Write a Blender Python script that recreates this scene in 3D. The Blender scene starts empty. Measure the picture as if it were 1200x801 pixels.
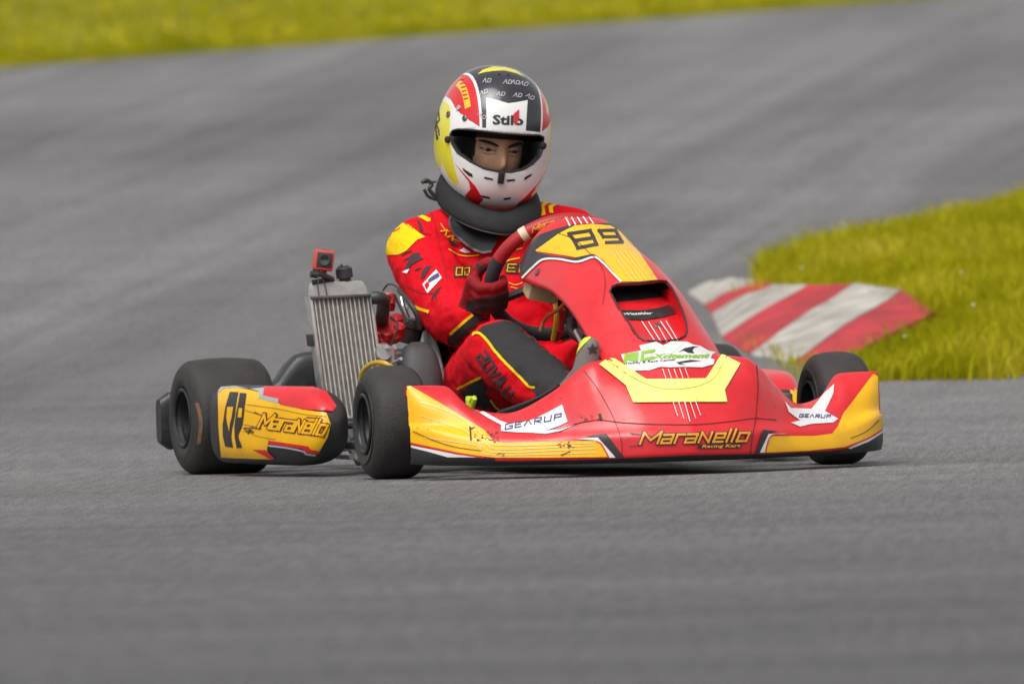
import bpy, bmesh, math, random
import numpy as np
from mathutils import Vector, Matrix, noise
from mathutils.bvhtree import BVHTree
from mathutils.geometry import delaunay_2d_cdt
random.seed(7)
R = math.radians
scene = bpy.context.scene
col = scene.collection

# ------------------------------------------------------------------ camera
A = R(18.0); ROLL = R(1.5); DIST = 40.0; CAM_H = 0.85; FPX = 20600.0
ORI = (715.5, 552.0)                       # pixel of the point under the front axle (1200x801 photo)
CAM = Vector((0, -DIST, CAM_H))
f0 = (-CAM).normalized(); r0 = Vector((1, 0, 0)); u0 = r0.cross(f0)
cr = r0*math.cos(ROLL) - u0*math.sin(ROLL); cu = u0*math.cos(ROLL) + r0*math.sin(ROLL)
cf = (f0 - cr*(ORI[0]-600)/FPX + cu*(ORI[1]-400.5)/FPX).normalized()
cr = (cr - cf*cr.dot(cf)).normalized(); cu = cr.cross(cf)
cam_data = bpy.data.cameras.new('camera'); cam = bpy.data.objects.new('camera', cam_data); col.objects.link(cam)
rot = Matrix((cr, cu, -cf)).transposed()
cam.matrix_world = Matrix.Translation(CAM) @ rot.to_4x4()
cam_data.sensor_width = 36.0; cam_data.lens = FPX*36.0/1200.0
cam_data.clip_start = 1.0; cam_data.clip_end = 3000.0
cam_data.dof.use_dof = True; cam_data.dof.focus_distance = 39.75; cam_data.dof.aperture_fstop = 9.0
scene.camera = cam

# ------------------------------------------------------------------ light
SUN_EL, SUN_AZ = R(58), R(205)             # azimuth measured from +Y; the bright part of the cloud is behind the camera
world = bpy.data.worlds.new('World'); scene.world = world; world.use_nodes = True
wn = world.node_tree; wn.nodes.clear()
sky = wn.nodes.new('ShaderNodeTexSky'); sky.sky_type = 'NISHITA'; sky.sun_disc = False
sky.sun_elevation = SUN_EL; sky.sun_rotation = SUN_AZ; sky.air_density = 1.0; sky.dust_density = 4.0; sky.ozone_density = 1.0
hs = wn.nodes.new('ShaderNodeHueSaturation'); hs.inputs['Saturation'].default_value = 0.06
wb = wn.nodes.new('ShaderNodeBackground'); wb.inputs['Strength'].default_value = 0.13
wo = wn.nodes.new('ShaderNodeOutputWorld')
wn.links.new(sky.outputs[0], hs.inputs['Color']); wn.links.new(hs.outputs[0], wb.inputs[0]); wn.links.new(wb.outputs[0], wo.inputs[0])
sd = bpy.data.lights.new('sun', 'SUN'); sd.energy = 1.35; sd.angle = R(45); sd.color = (1.0, 0.96, 0.9)
sun = bpy.data.objects.new('sun', sd); col.objects.link(sun)
sdir = Vector((math.sin(SUN_AZ)*math.cos(SUN_EL), math.cos(SUN_AZ)*math.cos(SUN_EL), math.sin(SUN_EL)))
sun.rotation_euler = sdir.to_track_quat('Z', 'Y').to_euler()
vs = scene.view_settings
vs.view_transform = 'Standard'; vs.look = 'None'; vs.exposure = 0.42; vs.gamma = 1.0; vs.use_curve_mapping = False
scene.render.resolution_x = 1024; scene.render.resolution_y = 683

# ------------------------------------------------------------------ pixel helpers (photo pixels -> kart frame: x forward, y left, z up)
SA, CA = math.sin(A), math.cos(A)
def to_kart(v): return Vector((v.x*SA - v.y*CA, v.x*CA + v.y*SA, v.z))
def ray(x, y): return (cf + cr*((x-600)/FPX) - cu*((y-400.5)/FPX)).normalized()
CAM_K = to_kart(CAM)
def kray(x, y): return to_kart(ray(x, y))
def U(x, y, f=None, l=None, z=None):
    d = kray(x, y)
    i, v = [(i, v) for i, v in enumerate((f, l, z)) if v is not None][0]
    return CAM_K + d*((v - CAM_K[i])/d[i])
def Z(ox, oy, s, pts): return [(ox + x/s, oy + y/s) for x, y in pts]

# ------------------------------------------------------------------ materials
def srgb(r, g, b):
    c = []
    for v in (r, g, b):
        v /= 255.0
        c.append(v/12.92 if v <= 0.04045 else ((v+0.055)/1.055)**2.4)
    return tuple(c)
def pmat(name, rgb, rough=0.5, metal=0.0, coat=0.0, var=0.0, vscale=20.0, bump=0.0, bscale=60.0, spec=0.5, sheen=0.0, bdist=.004):
    m = bpy.data.materials.new(name); m.use_nodes = True
    nt = m.node_tree; b = nt.nodes['Principled BSDF']
    b.inputs['Base Color'].default_value = (*rgb, 1); b.inputs['Roughness'].default_value = rough
    b.inputs['Metallic'].default_value = metal; b.inputs['Coat Weight'].default_value = coat
    b.inputs['Coat Roughness'].default_value = 0.12; b.inputs['Specular IOR Level'].default_value = spec
    if sheen: b.inputs['Sheen Weight'].default_value = sheen
    tc = nt.nodes.new('ShaderNodeTexCoord')
    if var:
        n = nt.nodes.new('ShaderNodeTexNoise'); n.inputs['Scale'].default_value = vscale; n.inputs['Detail'].default_value = 5
        n.inputs['Roughness'].default_value = 0.65
        mr = nt.nodes.new('ShaderNodeMapRange'); mr.inputs['From Min'].default_value = .3; mr.inputs['From Max'].default_value = .7
        mr.inputs['To Min'].default_value = 1-var; mr.inputs['To Max'].default_value = 1+var*.6
        mx = nt.nodes.new('ShaderNodeMix'); mx.data_type = 'RGBA'; mx.blend_type = 'MULTIPLY'; mx.inputs[0].default_value = 1
        mx.inputs[6].default_value = (*rgb, 1)
        nt.links.new(tc.outputs['Object'], n.inputs['Vector']); nt.links.new(n.outputs[0], mr.inputs[0])
        nt.links.new(mr.outputs[0], mx.inputs[7]); nt.links.new(mx.outputs[2], b.inputs['Base Color'])
        rr = nt.nodes.new('ShaderNodeMapRange'); rr.inputs['From Min'].default_value = .3; rr.inputs['From Max'].default_value = .7
        rr.inputs['To Min'].default_value = max(rough-.08, .03); rr.inputs['To Max'].default_value = min(rough+.12, 1)
        nt.links.new(n.outputs[0], rr.inputs[0]); nt.links.new(rr.outputs[0], b.inputs['Roughness'])
    if bump:
        n2 = nt.nodes.new('ShaderNodeTexNoise'); n2.inputs['Scale'].default_value = bscale; n2.inputs['Detail'].default_value = 3
        bp = nt.nodes.new('ShaderNodeBump'); bp.inputs['Strength'].default_value = bump; bp.inputs['Distance'].default_value = bdist
        nt.links.new(tc.outputs['Object'], n2.inputs['Vector']); nt.links.new(n2.outputs[0], bp.inputs['Height'])
        nt.links.new(bp.outputs[0], b.inputs['Normal'])
    return m
M = {}
M['red'] = pmat('red_bodywork', (.62, .008, .015), .38, coat=.25, var=.10, vscale=14, spec=.55, bump=.04, bscale=30)
M['yellow'] = pmat('yellow_sticker', (.86, .45, .004), .33, coat=.12, var=.10, vscale=16, spec=.38)
M['neon'] = pmat('neon_yellow_tape', (.78, .76, .20), .5, var=.05, vscale=25)
M['white'] = pmat('white_sticker', (.68, .67, .67), .35, coat=.1, var=.06, vscale=30)
M['grey_st'] = pmat('grey_sticker', (.36, .36, .37), .4, coat=.2, var=.08)
M['black_st'] = pmat('charcoal_sticker', (.028, .026, .029), .4, coat=.05, var=.1, spec=.4)
M['orange'] = pmat('orange_lettering', (.78, .30, .012), .35, coat=.3, var=.08)
M['brown_st'] = pmat('dark_red_outline', (.14, .018, .012), .4, coat=.2)
M['ink'] = pmat('scuff_black', (.03, .025, .02), .6, var=.3, vscale=80)
M['faint'] = pmat('pale_line', (.80, .62, .22), .4)
M['pinkline'] = pmat('white_pinstripe', (.80, .68, .66), .4)
M['blacksh'] = pmat('black_plastic', (.022, .022, .024), .42, var=.2, vscale=30, bump=.1, bscale=200)
M['seam'] = pmat('seam_black', (.03, .008, .009), .7)
M['tyre'] = pmat('tyre_rubber', (.034, .031, .030), .66, var=.30, vscale=22, bump=.35, bscale=120, spec=.35)
M['rim'] = pmat('dark_magnesium', (.05, .05, .052), .38, metal=.7, var=.2)
M['alu'] = pmat('aluminium', (.62, .61, .60), .36, metal=.85, var=.15, vscale=30, bump=.05)
M['alutank'] = pmat('cast_aluminium', (.44, .43, .415), .5, metal=.3, var=.15, vscale=40, bump=.1)
M['fin'] = pmat('radiator_core', (.22, .205, .185), .7, metal=.2, var=.45, vscale=45, bump=.6, bscale=400)
M['fintube'] = pmat('radiator_tube', (.58, .56, .53), .5, metal=.0, var=.25, vscale=60)
M['steel'] = pmat('dark_steel', (.18, .18, .185), .38, metal=.8, var=.25)
M['hose'] = pmat('black_rubber_hose', (.03, .03, .032), .5, var=.2)
M['redmetal'] = pmat('red_anodised', (.52, .015, .018), .35, metal=.2, coat=.2, var=.2, vscale=60)
M['yhose'] = pmat('amber_fuel_hose', (.50, .30, .02), .3, coat=.3)
M['brass'] = pmat('brown_hose', (.35, .17, .05), .4, coat=.2)
M['beige'] = pmat('beige_plastic', (.45, .36, .20), .5, var=.1)
M['seat'] = pmat('grey_fibreglass', (.20, .20, .195), .42, var=.2, coat=.2)
M['airbox'] = pmat('grey_airbox_plastic', (.055, .054, .058), .55, var=.15, bump=.3, bscale=350)
M['suit'] = pmat('red_race_suit', (.62, .004, .013), .75, var=.14, vscale=25, bump=.75, bscale=19, spec=.12, bdist=.014)
M['suity'] = pmat('yellow_suit_panel', (.80, .52, .005), .75, var=.08, vscale=30, bump=.6, bscale=19, spec=.15, bdist=.012)
M['suitk'] = pmat('charcoal_suit_panel', (.032, .029, .031), .8, var=.15, vscale=30, bump=.4, bscale=60, spec=.2, bdist=.008)
M['suitink'] = pmat('suit_print_black', (.035, .018, .02), .8)
M['suitw'] = pmat('suit_patch_white', (.72, .70, .72), .8)
M['suitblue'] = pmat('suit_patch_blue', (.05, .06, .16), .8)
M['glove'] = pmat('dark_red_glove', (.25, .005, .009), .75, var=.3, vscale=40, bump=.5, bscale=90, spec=.3)
M['collar'] = pmat('grey_foam_collar', (.017, .0165, .018), .75, var=.15, vscale=35, bump=.3, bscale=120, spec=.3)
M['hwhite'] = pmat('helmet_white', (.72, .71, .70), .2, coat=.6, var=.03)
M['hblack'] = pmat('helmet_black', (.022, .02, .028), .2, coat=.5, var=.2)
M['hred'] = pmat('helmet_red', (.58, .006, .012), .2, coat=.5, var=.05, spec=.4)
M['hyellow'] = pmat('helmet_yellow', (.70, .62, .006), .2, coat=.5, var=.05, spec=.4)
M['hgold'] = pmat('helmet_gold', (.75, .45, .01), .25, coat=.7)
M['hgrey'] = pmat('helmet_logo_grey', (.42, .41, .44), .3, coat=.4)
M['liner'] = pmat('helmet_liner', (.018, .017, .018), .9)
M['skin'] = pmat('skin', (.86, .47, .30), .5, var=.12, vscale=60, bump=.1, bscale=300)
M['eyew'] = pmat('eye_white', (.42, .38, .35), .2)
M['iris'] = pmat('eye_iris', (.025, .014, .008), .15)
M['brow'] = pmat('dark_hair', (.02, .013, .01), .8)
M['lime'] = pmat('lime_yellow', (.55, .70, .03), .5)
M['boot'] = pmat('grey_boot', (.16, .15, .14), .7, var=.15, bump=.3)
M['camred'] = pmat('red_camera_case', (.56, .05, .035), .45, var=.1)
M['lens'] = pmat('dark_glass', (.01, .01, .012), .08, coat=1)
M['green'] = pmat('logo_green', (.22, .42, .03), .4)
M['palegreen'] = pmat('logo_pale', (.62, .66, .58), .4)
M['tread'] = pmat('brown_sidewall_mark', (.16, .09, .045), .7, var=.4, vscale=90)
vm = bpy.data.materials.new('tinted_visor'); vm.use_nodes = True
nt = vm.node_tree; nt.nodes.clear()
tr = nt.nodes.new('ShaderNodeBsdfTransparent'); tr.inputs[0].default_value = (.95, .95, .94, 1)
gl = nt.nodes.new('ShaderNodeBsdfGlossy'); gl.inputs['Roughness'].default_value = .05
fr = nt.nodes.new('ShaderNodeFresnel'); fr.inputs[0].default_value = 1.2
mxs = nt.nodes.new('ShaderNodeMixShader'); om = nt.nodes.new('ShaderNodeOutputMaterial')
nt.links.new(fr.outputs[0], mxs.inputs[0]); nt.links.new(tr.outputs[0], mxs.inputs[1]); nt.links.new(gl.outputs[0], mxs.inputs[2])
nt.links.new(mxs.outputs[0], om.inputs[0]); M['visor'] = vm

# ------------------------------------------------------------------ mesh helpers
KROT = A - math.pi/2
class Root:
    def __init__(s, name, base, label, cat):
        o = bpy.data.objects.new(name, None); col.objects.link(o); o.empty_display_size = .1
        b = Vector(base); o.location = (b.x*SA + b.y*CA, -b.x*CA + b.y*SA, b.z); o.rotation_euler = (0, 0, KROT)
        o['label'] = label; o['category'] = cat
        s.o = o; s.base = b
def mesh_obj(name, verts, faces, mats, parent, smooth=True, sharp=40, fmat=None, base=None):
    """parent: Root or (Root, object)"""
    root, par = (parent, parent.o) if isinstance(parent, Root) else parent
    b = root.base
    me = bpy.data.meshes.new(name)
    me.from_pydata([(v[0]-b.x, v[1]-b.y, v[2]-b.z) for v in verts], [], faces)
    if not isinstance(mats, (list, tuple)): mats = [mats]
    for m in mats: me.materials.append(m)
    if fmat is not None: me.polygons.foreach_set('material_index', fmat)
    me.polygons.foreach_set('use_smooth', [smooth]*len(me.polygons))
    if smooth and sharp: me.set_sharp_from_angle(angle=R(sharp))
    me.update()
    o = bpy.data.objects.new(name, me); col.objects.link(o); o.parent = par
    return o
class MB:
    def __init__(s): s.v = []; s.f = []; s.m = []
    def add(s, v, f, m=0):
        n = len(s.v); s.v += [tuple(p) for p in v]; s.f += [tuple(i+n for i in q) for q in f]; s.m += [m]*len(f); return s
    def grid(s, rows, closed=False, cap0=False, cap1=False, m=0, flip=False):
        nr, nc = len(rows), len(rows[0]); v = [p for r in rows for p in r]; f = []
        for i in range(nr-1):
            for j in range(nc if closed else nc-1):
                k = (j+1) % nc; q = (i*nc+j, i*nc+k, (i+1)*nc+k, (i+1)*nc+j); f.append(q[::-1] if flip else q)
        if cap0: q = tuple(range(nc)); f.append(q if flip else q[::-1])
        if cap1: q = tuple((nr-1)*nc+j for j in range(nc)); f.append(q[::-1] if flip else q)
        return s.add(v, f, m)
    def tube(s, pts, r, n=10, cap=True, m=0, sub=6):
        P = smooth_path(pts, sub) if sub > 1 else [Vector(p) for p in pts]
        rs = r if isinstance(r, (list, tuple)) else [r]*len(pts)
        L = len(P); rr = [np.interp(i/(L-1)*(len(rs)-1), range(len(rs)), rs) for i in range(L)]
        rows = []; nrm = None
        for i in range(L):
            t = (P[min(i+1, L-1)] - P[max(i-1, 0)]).normalized()
            if nrm is None:
                nrm = t.orthogonal().normalized()
            nrm = (nrm - t*nrm.dot(t)).normalized(); b = t.cross(nrm)
            rows.append([P[i] + (nrm*math.cos(2*math.pi*k/n) + b*math.sin(2*math.pi*k/n))*rr[i] for k in range(n)])
        return s.grid(rows, True, cap, cap, m)
    def box(s, c, h, rotm=None, m=0, bev=0.0):
        bm = bmesh.new(); bmesh.ops.create_cube(bm, size=1)
        for v in bm.verts: v.co = Vector((v.co.x*2*h[0], v.co.y*2*h[1], v.co.z*2*h[2]))
        if bev: bmesh.ops.bevel(bm, geom=list(bm.edges), offset=bev, segments=2, profile=.6, affect='EDGES')
        bm.verts.index_update(); c = Vector(c)
        v = [(rotm @ q.co if rotm else q.co) + c for q in bm.verts]; f = [[q.index for q in p.verts] for p in bm.faces]; bm.free()
        return s.add(v, f, m)
    def lathe(s, prof, c, axis=(0, 1, 0), n=48, m=0, xdir=None):
        """prof: (along axis, radius)"""
        a = Vector(axis).normalized(); x = (Vector(xdir) if xdir else a.orthogonal()).normalized(); y = a.cross(x); c = Vector(c)
        rows = [[c + a*h + (x*math.cos(2*math.pi*k/n) + y*math.sin(2*math.pi*k/n))*r for k in range(n)] for h, r in prof]
        return s.grid(rows, True, m=m)
    def obj(s, name, mats, parent, smooth=True, sharp=40):
        return mesh_obj(name, s.v, s.f, mats, parent, smooth, sharp, s.m)
def smooth_path(pts, sub):
    P = [Vector(p) for p in pts]
    if len(P) == 2: return [P[0].lerp(P[1], i/sub) for i in range(sub+1)]
    out = []
    for i in range(len(P)-1):
        p0, p1, p2, p3 = P[max(i-1, 0)], P[i], P[i+1], P[min(i+2, len(P)-1)]
        for k in range(sub):
            t = k/sub
            out.append(.5*((2*p1) + (p2-p0)*t + (2*p0-5*p1+4*p2-p3)*t*t + (3*p1-p0-3*p2+p3)*t**3))
    out.append(P[-1]); return out
def pchip(x, y, xq):
    x = np.asarray(x, float); y = np.asarray(y, float); h = np.diff(x); d = np.diff(y)/h; n = len(x); m = np.zeros(n)
    for i in range(1, n-1):
        if d[i-1]*d[i] > 0:
            w1 = 2*h[i]+h[i-1]; w2 = h[i]+2*h[i-1]; m[i] = (w1+w2)/(w1/d[i-1]+w2/d[i])
    m[0], m[-1] = d[0], d[-1]
    xq = np.asarray(xq, float); k = np.clip(np.searchsorted(x, xq)-1, 0, n-2); t = (xq-x[k])/h[k]
    return ((1+2*t)*(1-t)**2*y[k] + t*(1-t)**2*h[k]*m[k] + t*t*(3-2*t)*y[k+1] + t*t*(t-1)*h[k]*m[k+1])
def bvh_of(*mbs):
    v = []; f = []
    for mb in mbs:
        n = len(v); v += [Vector(p) for p in mb.v]; f += [[i+n for i in q] for q in mb.f]
    return BVHTree.FromPolygons(v, f)
def inpoly(x, y, P):
    c = False; j = len(P)-1
    for i in range(len(P)):
        xi, yi = P[i]; xj, yj = P[j]
        if (yi > y) != (yj > y) and x < (xj-xi)*(y-yi)/(yj-yi)+xi: c = not c
        j = i
    return c
def dens(P, step, closed=True):
    out = []; n = len(P)
    for i in range(n if closed else n-1):
        a, b = P[i], P[(i+1) % n]; k = max(1, int(math.hypot(b[0]-a[0], b[1]-a[1])/step))
        out += [(a[0]+(b[0]-a[0])*t/k, a[1]+(b[1]-a[1])*t/k) for t in range(k)]
    if not closed: out.append(P[-1])
    return out
def cdt(polys, step, extra=()):
    """triangles of the whole hull with polygon edges as constraints"""
    vs = []; es = []
    for P in polys:
        D = dens(P, step); n = len(vs); vs += D; es += [(n+i, n+(i+1) % len(D)) for i in range(len(D))]
    vs += list(extra)
    ov, oe, of, _, _, _ = delaunay_2d_cdt([Vector(p) for p in vs], es, [], 0, 1e-5)
    return ov, of
def decal(name, polys, bvh, mat, parent, off=.0012, step=4.0, holes=(), maxgap=.05, smooth=True, nudge=6, nrm=None):
    polys = [P for P in polys if len(P) >= 3]
    xs = [p[0] for P in polys for p in P]; ys = [p[1] for P in polys for p in P]
    cen = Vector((sum(xs)/len(xs), sum(ys)/len(ys)))
    ex = []
    x = min(xs)+step*.5; row = 0
    while x < max(xs):
        y = min(ys)+step*(.3+.5*(row % 2))
        while y < max(ys):
            if any(inpoly(x, y, P) for P in polys): ex.append((x, y))
            y += step
        x += step; row += 1
    ov, of = cdt(list(polys)+list(holes), step, ex)
    hit = {}
    def H(i):
        if i not in hit:
            q = Vector(ov[i]); dq = (cen-q); dq = dq.normalized() if dq.length > 1e-6 else dq
            for k_ in range(nudge+1):
                p, nn, idx, d = bvh.ray_cast(CAM_K, kray(*(q+dq*k_)))
                if p is not None: break
            if p is not None:
                if nn.dot(p-CAM_K) > 0: nn = -nn
                if nrm: nn = Vector(nrm)
                hit[i] = (p + nn*off - kray(*ov[i])*off*.6, d)
            else: hit[i] = None
        return hit[i]
    F = []; idx = {}; V = []
    for t in of:
        cx = sum(ov[i][0] for i in t)/3; cy = sum(ov[i][1] for i in t)/3
        if not any(inpoly(cx, cy, P) for P in polys) or any(inpoly(cx, cy, P) for P in holes): continue
        h = [H(i) for i in t]
        if any(q is None for q in h): continue
        d = [q[1] for q in h]
        if max(d)-min(d) > maxgap: continue
        tri = []
        for i, q in zip(t, h):
            if i not in idx: idx[i] = len(V); V.append(q[0])
            tri.append(idx[i])
        a, b, c = (Vector(V[k]) for k in tri)
        if (b-a).cross(c-a).dot(a-CAM_K) > 0: tri = tri[::-1]
        F.append(tri)
    if (len(polys) == 1 or name == 'leg_lettering') and F:
        par_ = list(range(len(V)))
        def fd(i):
            while par_[i] != i: par_[i] = par_[par_[i]]; i = par_[i]
            return i
        for t in F:
            for k in (1, 2): par_[fd(t[k])] = fd(t[0])
        cnt = {}
        for t in F: cnt[fd(t[0])] = cnt.get(fd(t[0]), 0)+1
        bg = max(cnt, key=cnt.get); F = [t for t in F if fd(t[0]) == bg]
        use = sorted({i for t in F for i in t}); mp = {i: k for k, i in enumerate(use)}; V = [V[i] for i in use]; F = [[mp[i] for i in t] for t in F]
    if not F: print('EMPTY DECAL', name); return None
    o = mesh_obj(name, V, F, mat, parent, smooth, 60)
    if name == 'scuff_marks': o['kind'] = 'stuff'
    return o
def decals(name, polys, *a, **k):
    for P in polys: decal(name, [P], *a, **k)
def strokes(pl, w, closed=False, caps=True):
    """polyline -> quads + joints (pixel space)"""
    out = []; n = len(pl)
    for i in range(n if closed else n-1):
        a = Vector(pl[i]); b = Vector(pl[(i+1) % n]); d = (b-a)
        if d.length < 1e-6: continue
        d.normalize(); q = Vector((-d.y, d.x))*w/2; e = d*(w*.5 if caps else 0)
        out.append([tuple(a+q-e), tuple(b+q+e), tuple(b-q+e), tuple(a-q-e)])
    return out
def curve_strip(pl, w):
    P = [Vector(p).to_2d() for p in smooth_path([(x, y, 0) for x, y in pl], 6)]
    L = []; Rr = []
    for i in range(len(P)):
        t = (P[min(i+1, len(P)-1)]-P[max(i-1, 0)]).normalized(); q = Vector((-t.y, t.x))*w/2
        L.append(tuple(P[i]+q)); Rr.append(tuple(P[i]-q))
    return L + Rr[::-1]
G = {  # angular stroke alphabet: (advance, polylines)
 'M': (1.15, [[(0, 0), (.0, .95), (.5, .3), (.95, 1), (.95, 0)]]),
 'a': (.74, [[(0, .72), (.52, .72), (.52, 0), (0, 0), (0, .36), (.52, .36)]]),
 'r': (.58, [[(0, 0), (0, .72), (.42, .72)]]),
 'N': (.82, [[(0, 0), (0, .85), (.55, 0), (.55, .85)]]),
 'e': (.72, [[(.5, 0), (0, 0), (0, .72), (.5, .72), (.5, .36), (0, .36)]]),
 'l': (.28, [[(0, 0), (0, 1.05)]]), 'o': (.74, [[(0, 0), (.52, 0), (.52, .72), (0, .72), (0, 0)]]),
 'S': (.78, [[(.55, .95), (0, .95), (0, .5), (.55, .5), (.55, 0), (0, 0)]]),
 't': (.55, [[(.12, 1.0), (.12, 0), (.4, 0)], [(-.05, .66), (.38, .66)]]), 'i': (.30, [[(0, 0), (0, .68)], [(0, .9), (0, .97)]]),
 'G': (.8, [[(.55, .95), (0, .95), (0, 0), (.55, 0), (.55, .45), (.3, .45)]]), 'E': (.75, [[(.5, .95), (0, .95), (0, 0), (.5, 0)], [(0, .48), (.42, .48)]]),
 'A': (.82, [[(0, 0), (.28, .95), (.58, 0)]]), 'R': (.8, [[(0, 0), (0, .95), (.52, .95), (.52, .45), (.05, .45), (.55, 0)]]),
 'U': (.8, [[(0, .95), (0, 0), (.52, 0), (.52, .95)]]), 'P': (.78, [[(0, 0), (0, .95), (.52, .95), (.52, .42), (0, .42)]]),
 'D': (.8, [[(0, 0), (0, .9), (.4, .9), (.55, .7), (.55, .2), (.4, 0), (0, 0)]]),
 'C': (.76, [[(.52, .95), (0, .95), (0, 0), (.52, 0)]]),
 '8': (.95, [[(0, 0), (.62, 0), (.62, 1), (0, 1), (0, 0)], [(0, .5), (.62, .5)]]),
 '9': (.95, [[(0, 0), (.62, 0), (.62, 1), (0, 1), (0, .48), (.62, .48)]]),
 'O': (.8, [[(0, 0), (.55, 0), (.55, .95), (0, .95), (0, 0)]]), 'K': (.78, [[(0, 0), (0, .95)], [(.5, .95), (0, .45), (.5, 0)]]),
 'n': (.72, [[(0, 0), (0, .72), (.5, .72), (.5, 0)]]), 'g': (.72, [[(.5, .1), (0, .1), (0, .72), (.5, .72), (.5, -.25), (0, -.25)]]),
 'c': (.66, [[(.48, .72), (0, .72), (0, 0), (.48, 0)]]), 'm': (.95, [[(0, 0), (0, .72), (.7, .72), (.7, 0)], [(.35, .72), (.35, 0)]]),
 'W': (1.0, [[(0, .95), (.2, 0), (.38, .7), (.56, 0), (.76, .95)]]), 'T': (.72, [[(.25, 0), (.25, .95)], [(0, .95), (.5, .95)]]), 'I': (.3, [[(0, 0), (0, .95)]]),
 ' ': (.5, []), '1': (.35, [[(0, 0), (0, .95)]]), '0': (.8, [[(0, 0), (.5, 0), (.5, .95), (0, .95), (0, 0)]]),
}
def stext(txt, p0, p1, hpx, w, shear=.25, up=None, wide=1.0):
    """text from baseline start p0 to baseline end p1 (pixels), cap height hpx; returns polygons"""
    tot = sum(G[c][0] for c in txt)-.2
    e1 = (Vector(p1)-Vector(p0))/tot
    u = Vector(up).normalized() if up else Vector((e1.y, -e1.x)).normalized()
    out = []; x = 0
    for c in txt:
        adv, pls = G[c]
        for pl in pls:
            out += strokes([tuple(Vector(p0) + e1*(x+px_+shear*py*hpx/max(e1.length, 1e-3)) + u*(py*hpx)) for px_, py in pl], w)
        x += adv
    return out
def btext(txt, p0, p1, hpx, bold=.02, shear=0.0, up=None):
    """Blender's built-in font -> triangles in pixel space"""
    cu_ = bpy.data.curves.new('t', 'FONT'); cu_.body = txt; cu_.offset = bold; cu_.shear = shear; cu_.resolution_u = 2
    o = bpy.data.objects.new('t', cu_); col.objects.link(o)
    me = o.to_mesh(); V = [v.co.copy() for v in me.vertices]; F = [list(p.vertices) for p in me.polygons]
    o.to_mesh_clear(); bpy.data.objects.remove(o); bpy.data.curves.remove(cu_)
    x0 = min(v.x for v in V); x1 = max(v.x for v in V); e1 = (Vector(p1)-Vector(p0))
    u = Vector(up).normalized() if up else Vector((e1.y, -e1.x)).normalized()
    P = [Vector(p0) + e1*((v.x-x0)/(x1-x0)) + u*(v.y/.7*hpx) for v in V]
    return P, F
def tdecal(name, PF, bvh, mat, parent, off=.0018):
    P, F = PF; V = []; ok = []
    for p in P:
        h, nn, i, d = bvh.ray_cast(CAM_K, kray(*p))
        if h is None: V.append(Vector((0, 0, 0))); ok.append(False); continue
        if nn.dot(h-CAM_K) > 0: nn = -nn
        V.append(h+nn*off); ok.append(True)
    FF = [f for f in F if all(ok[i] for i in f)]
    if not FF: print('EMPTY TEXT', name); return None
    return mesh_obj(name, V, FF, mat, parent, False, 0)
def hull_cones(cones, voxel, smooth_it, fold=0.0, fscale=14.0):
    """union of round cones -> one continuous surface"""
    bm = bmesh.new()
    for p0, ra, p1, rb in cones:
        t = bmesh.new()
        bmesh.ops.create_icosphere(t, subdivisions=3, radius=ra, matrix=Matrix.Translation(Vector(p0)))
        bmesh.ops.create_icosphere(t, subdivisions=3, radius=rb, matrix=Matrix.Translation(Vector(p1)))
        r = bmesh.ops.convex_hull(t, input=list(t.verts))
        bmesh.ops.delete(t, geom=[g for g in r['geom_interior'] if isinstance(g, bmesh.types.BMVert)], context='VERTS')
        me = bpy.data.meshes.new('t'); t.to_mesh(me); t.free(); bm.from_mesh(me); bpy.data.meshes.remove(me)
    me = bpy.data.meshes.new('t'); bm.to_mesh(me); bm.free()
    o = bpy.data.objects.new('t', me); col.objects.link(o)
    m = o.modifiers.new('r', 'REMESH'); m.mode = 'VOXEL'; m.voxel_size = voxel
    if smooth_it:
        s = o.modifiers.new('s', 'SMOOTH'); s.factor = .5; s.iterations = smooth_it
    dg = bpy.context.evaluated_depsgraph_get(); ev = o.evaluated_get(dg); em = ev.to_mesh()
    V = [v.co.copy() for v in em.vertices]; N = [v.normal.copy() for v in em.vertices]; F = [tuple(p.vertices) for p in em.polygons]
    ev.to_mesh_clear(); bpy.data.objects.remove(o); bpy.data.meshes.remove(me)
    if fold:
        for i, v in enumerate(V):
            w = noise.noise(v*fscale + Vector((3, 1, 7))*noise.noise(v*5)*.6)
            w2 = 1-abs(noise.noise(Vector((v.x*fscale*1.2, v.y*fscale*.8, v.z*fscale*2.2))+Vector((9, 2, 4))))*2
            V[i] = v + N[i]*(w*.6+w2*.5)*fold
    mb = MB(); mb.add(V, F); return mb

# ================================================================== GROUND
def gz(X, Y):
    """track surface height: level where the kart runs, climbing gently away from the camera"""
    if Y <= 0: return 0.0
    if Y < 10: return .002*Y*Y
    return .2 + .04*(Y-10) if Y < 90 else 3.4
def ground_px(x, y, dz=0.0):
    d = ray(x, y); lo, hi = 20.0, 400.0
    for _ in range(60):
        m = (lo+hi)/2; p = CAM + d*m
        if p.z < gz(p.x, p.y)+dz: hi = m
        else: lo = m
    return CAM + d*lo
def wmesh(name, V, F, mat, smooth=True, parent=None):
    me = bpy.data.meshes.new(name); me.from_pydata([tuple(v) for v in V], [], F); me.materials.append(mat)
    me.polygons.foreach_set('use_smooth', [smooth]*len(me.polygons)); me.update()
    o = bpy.data.objects.new(name, me); col.objects.link(o); o.parent = parent; return o
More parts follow.
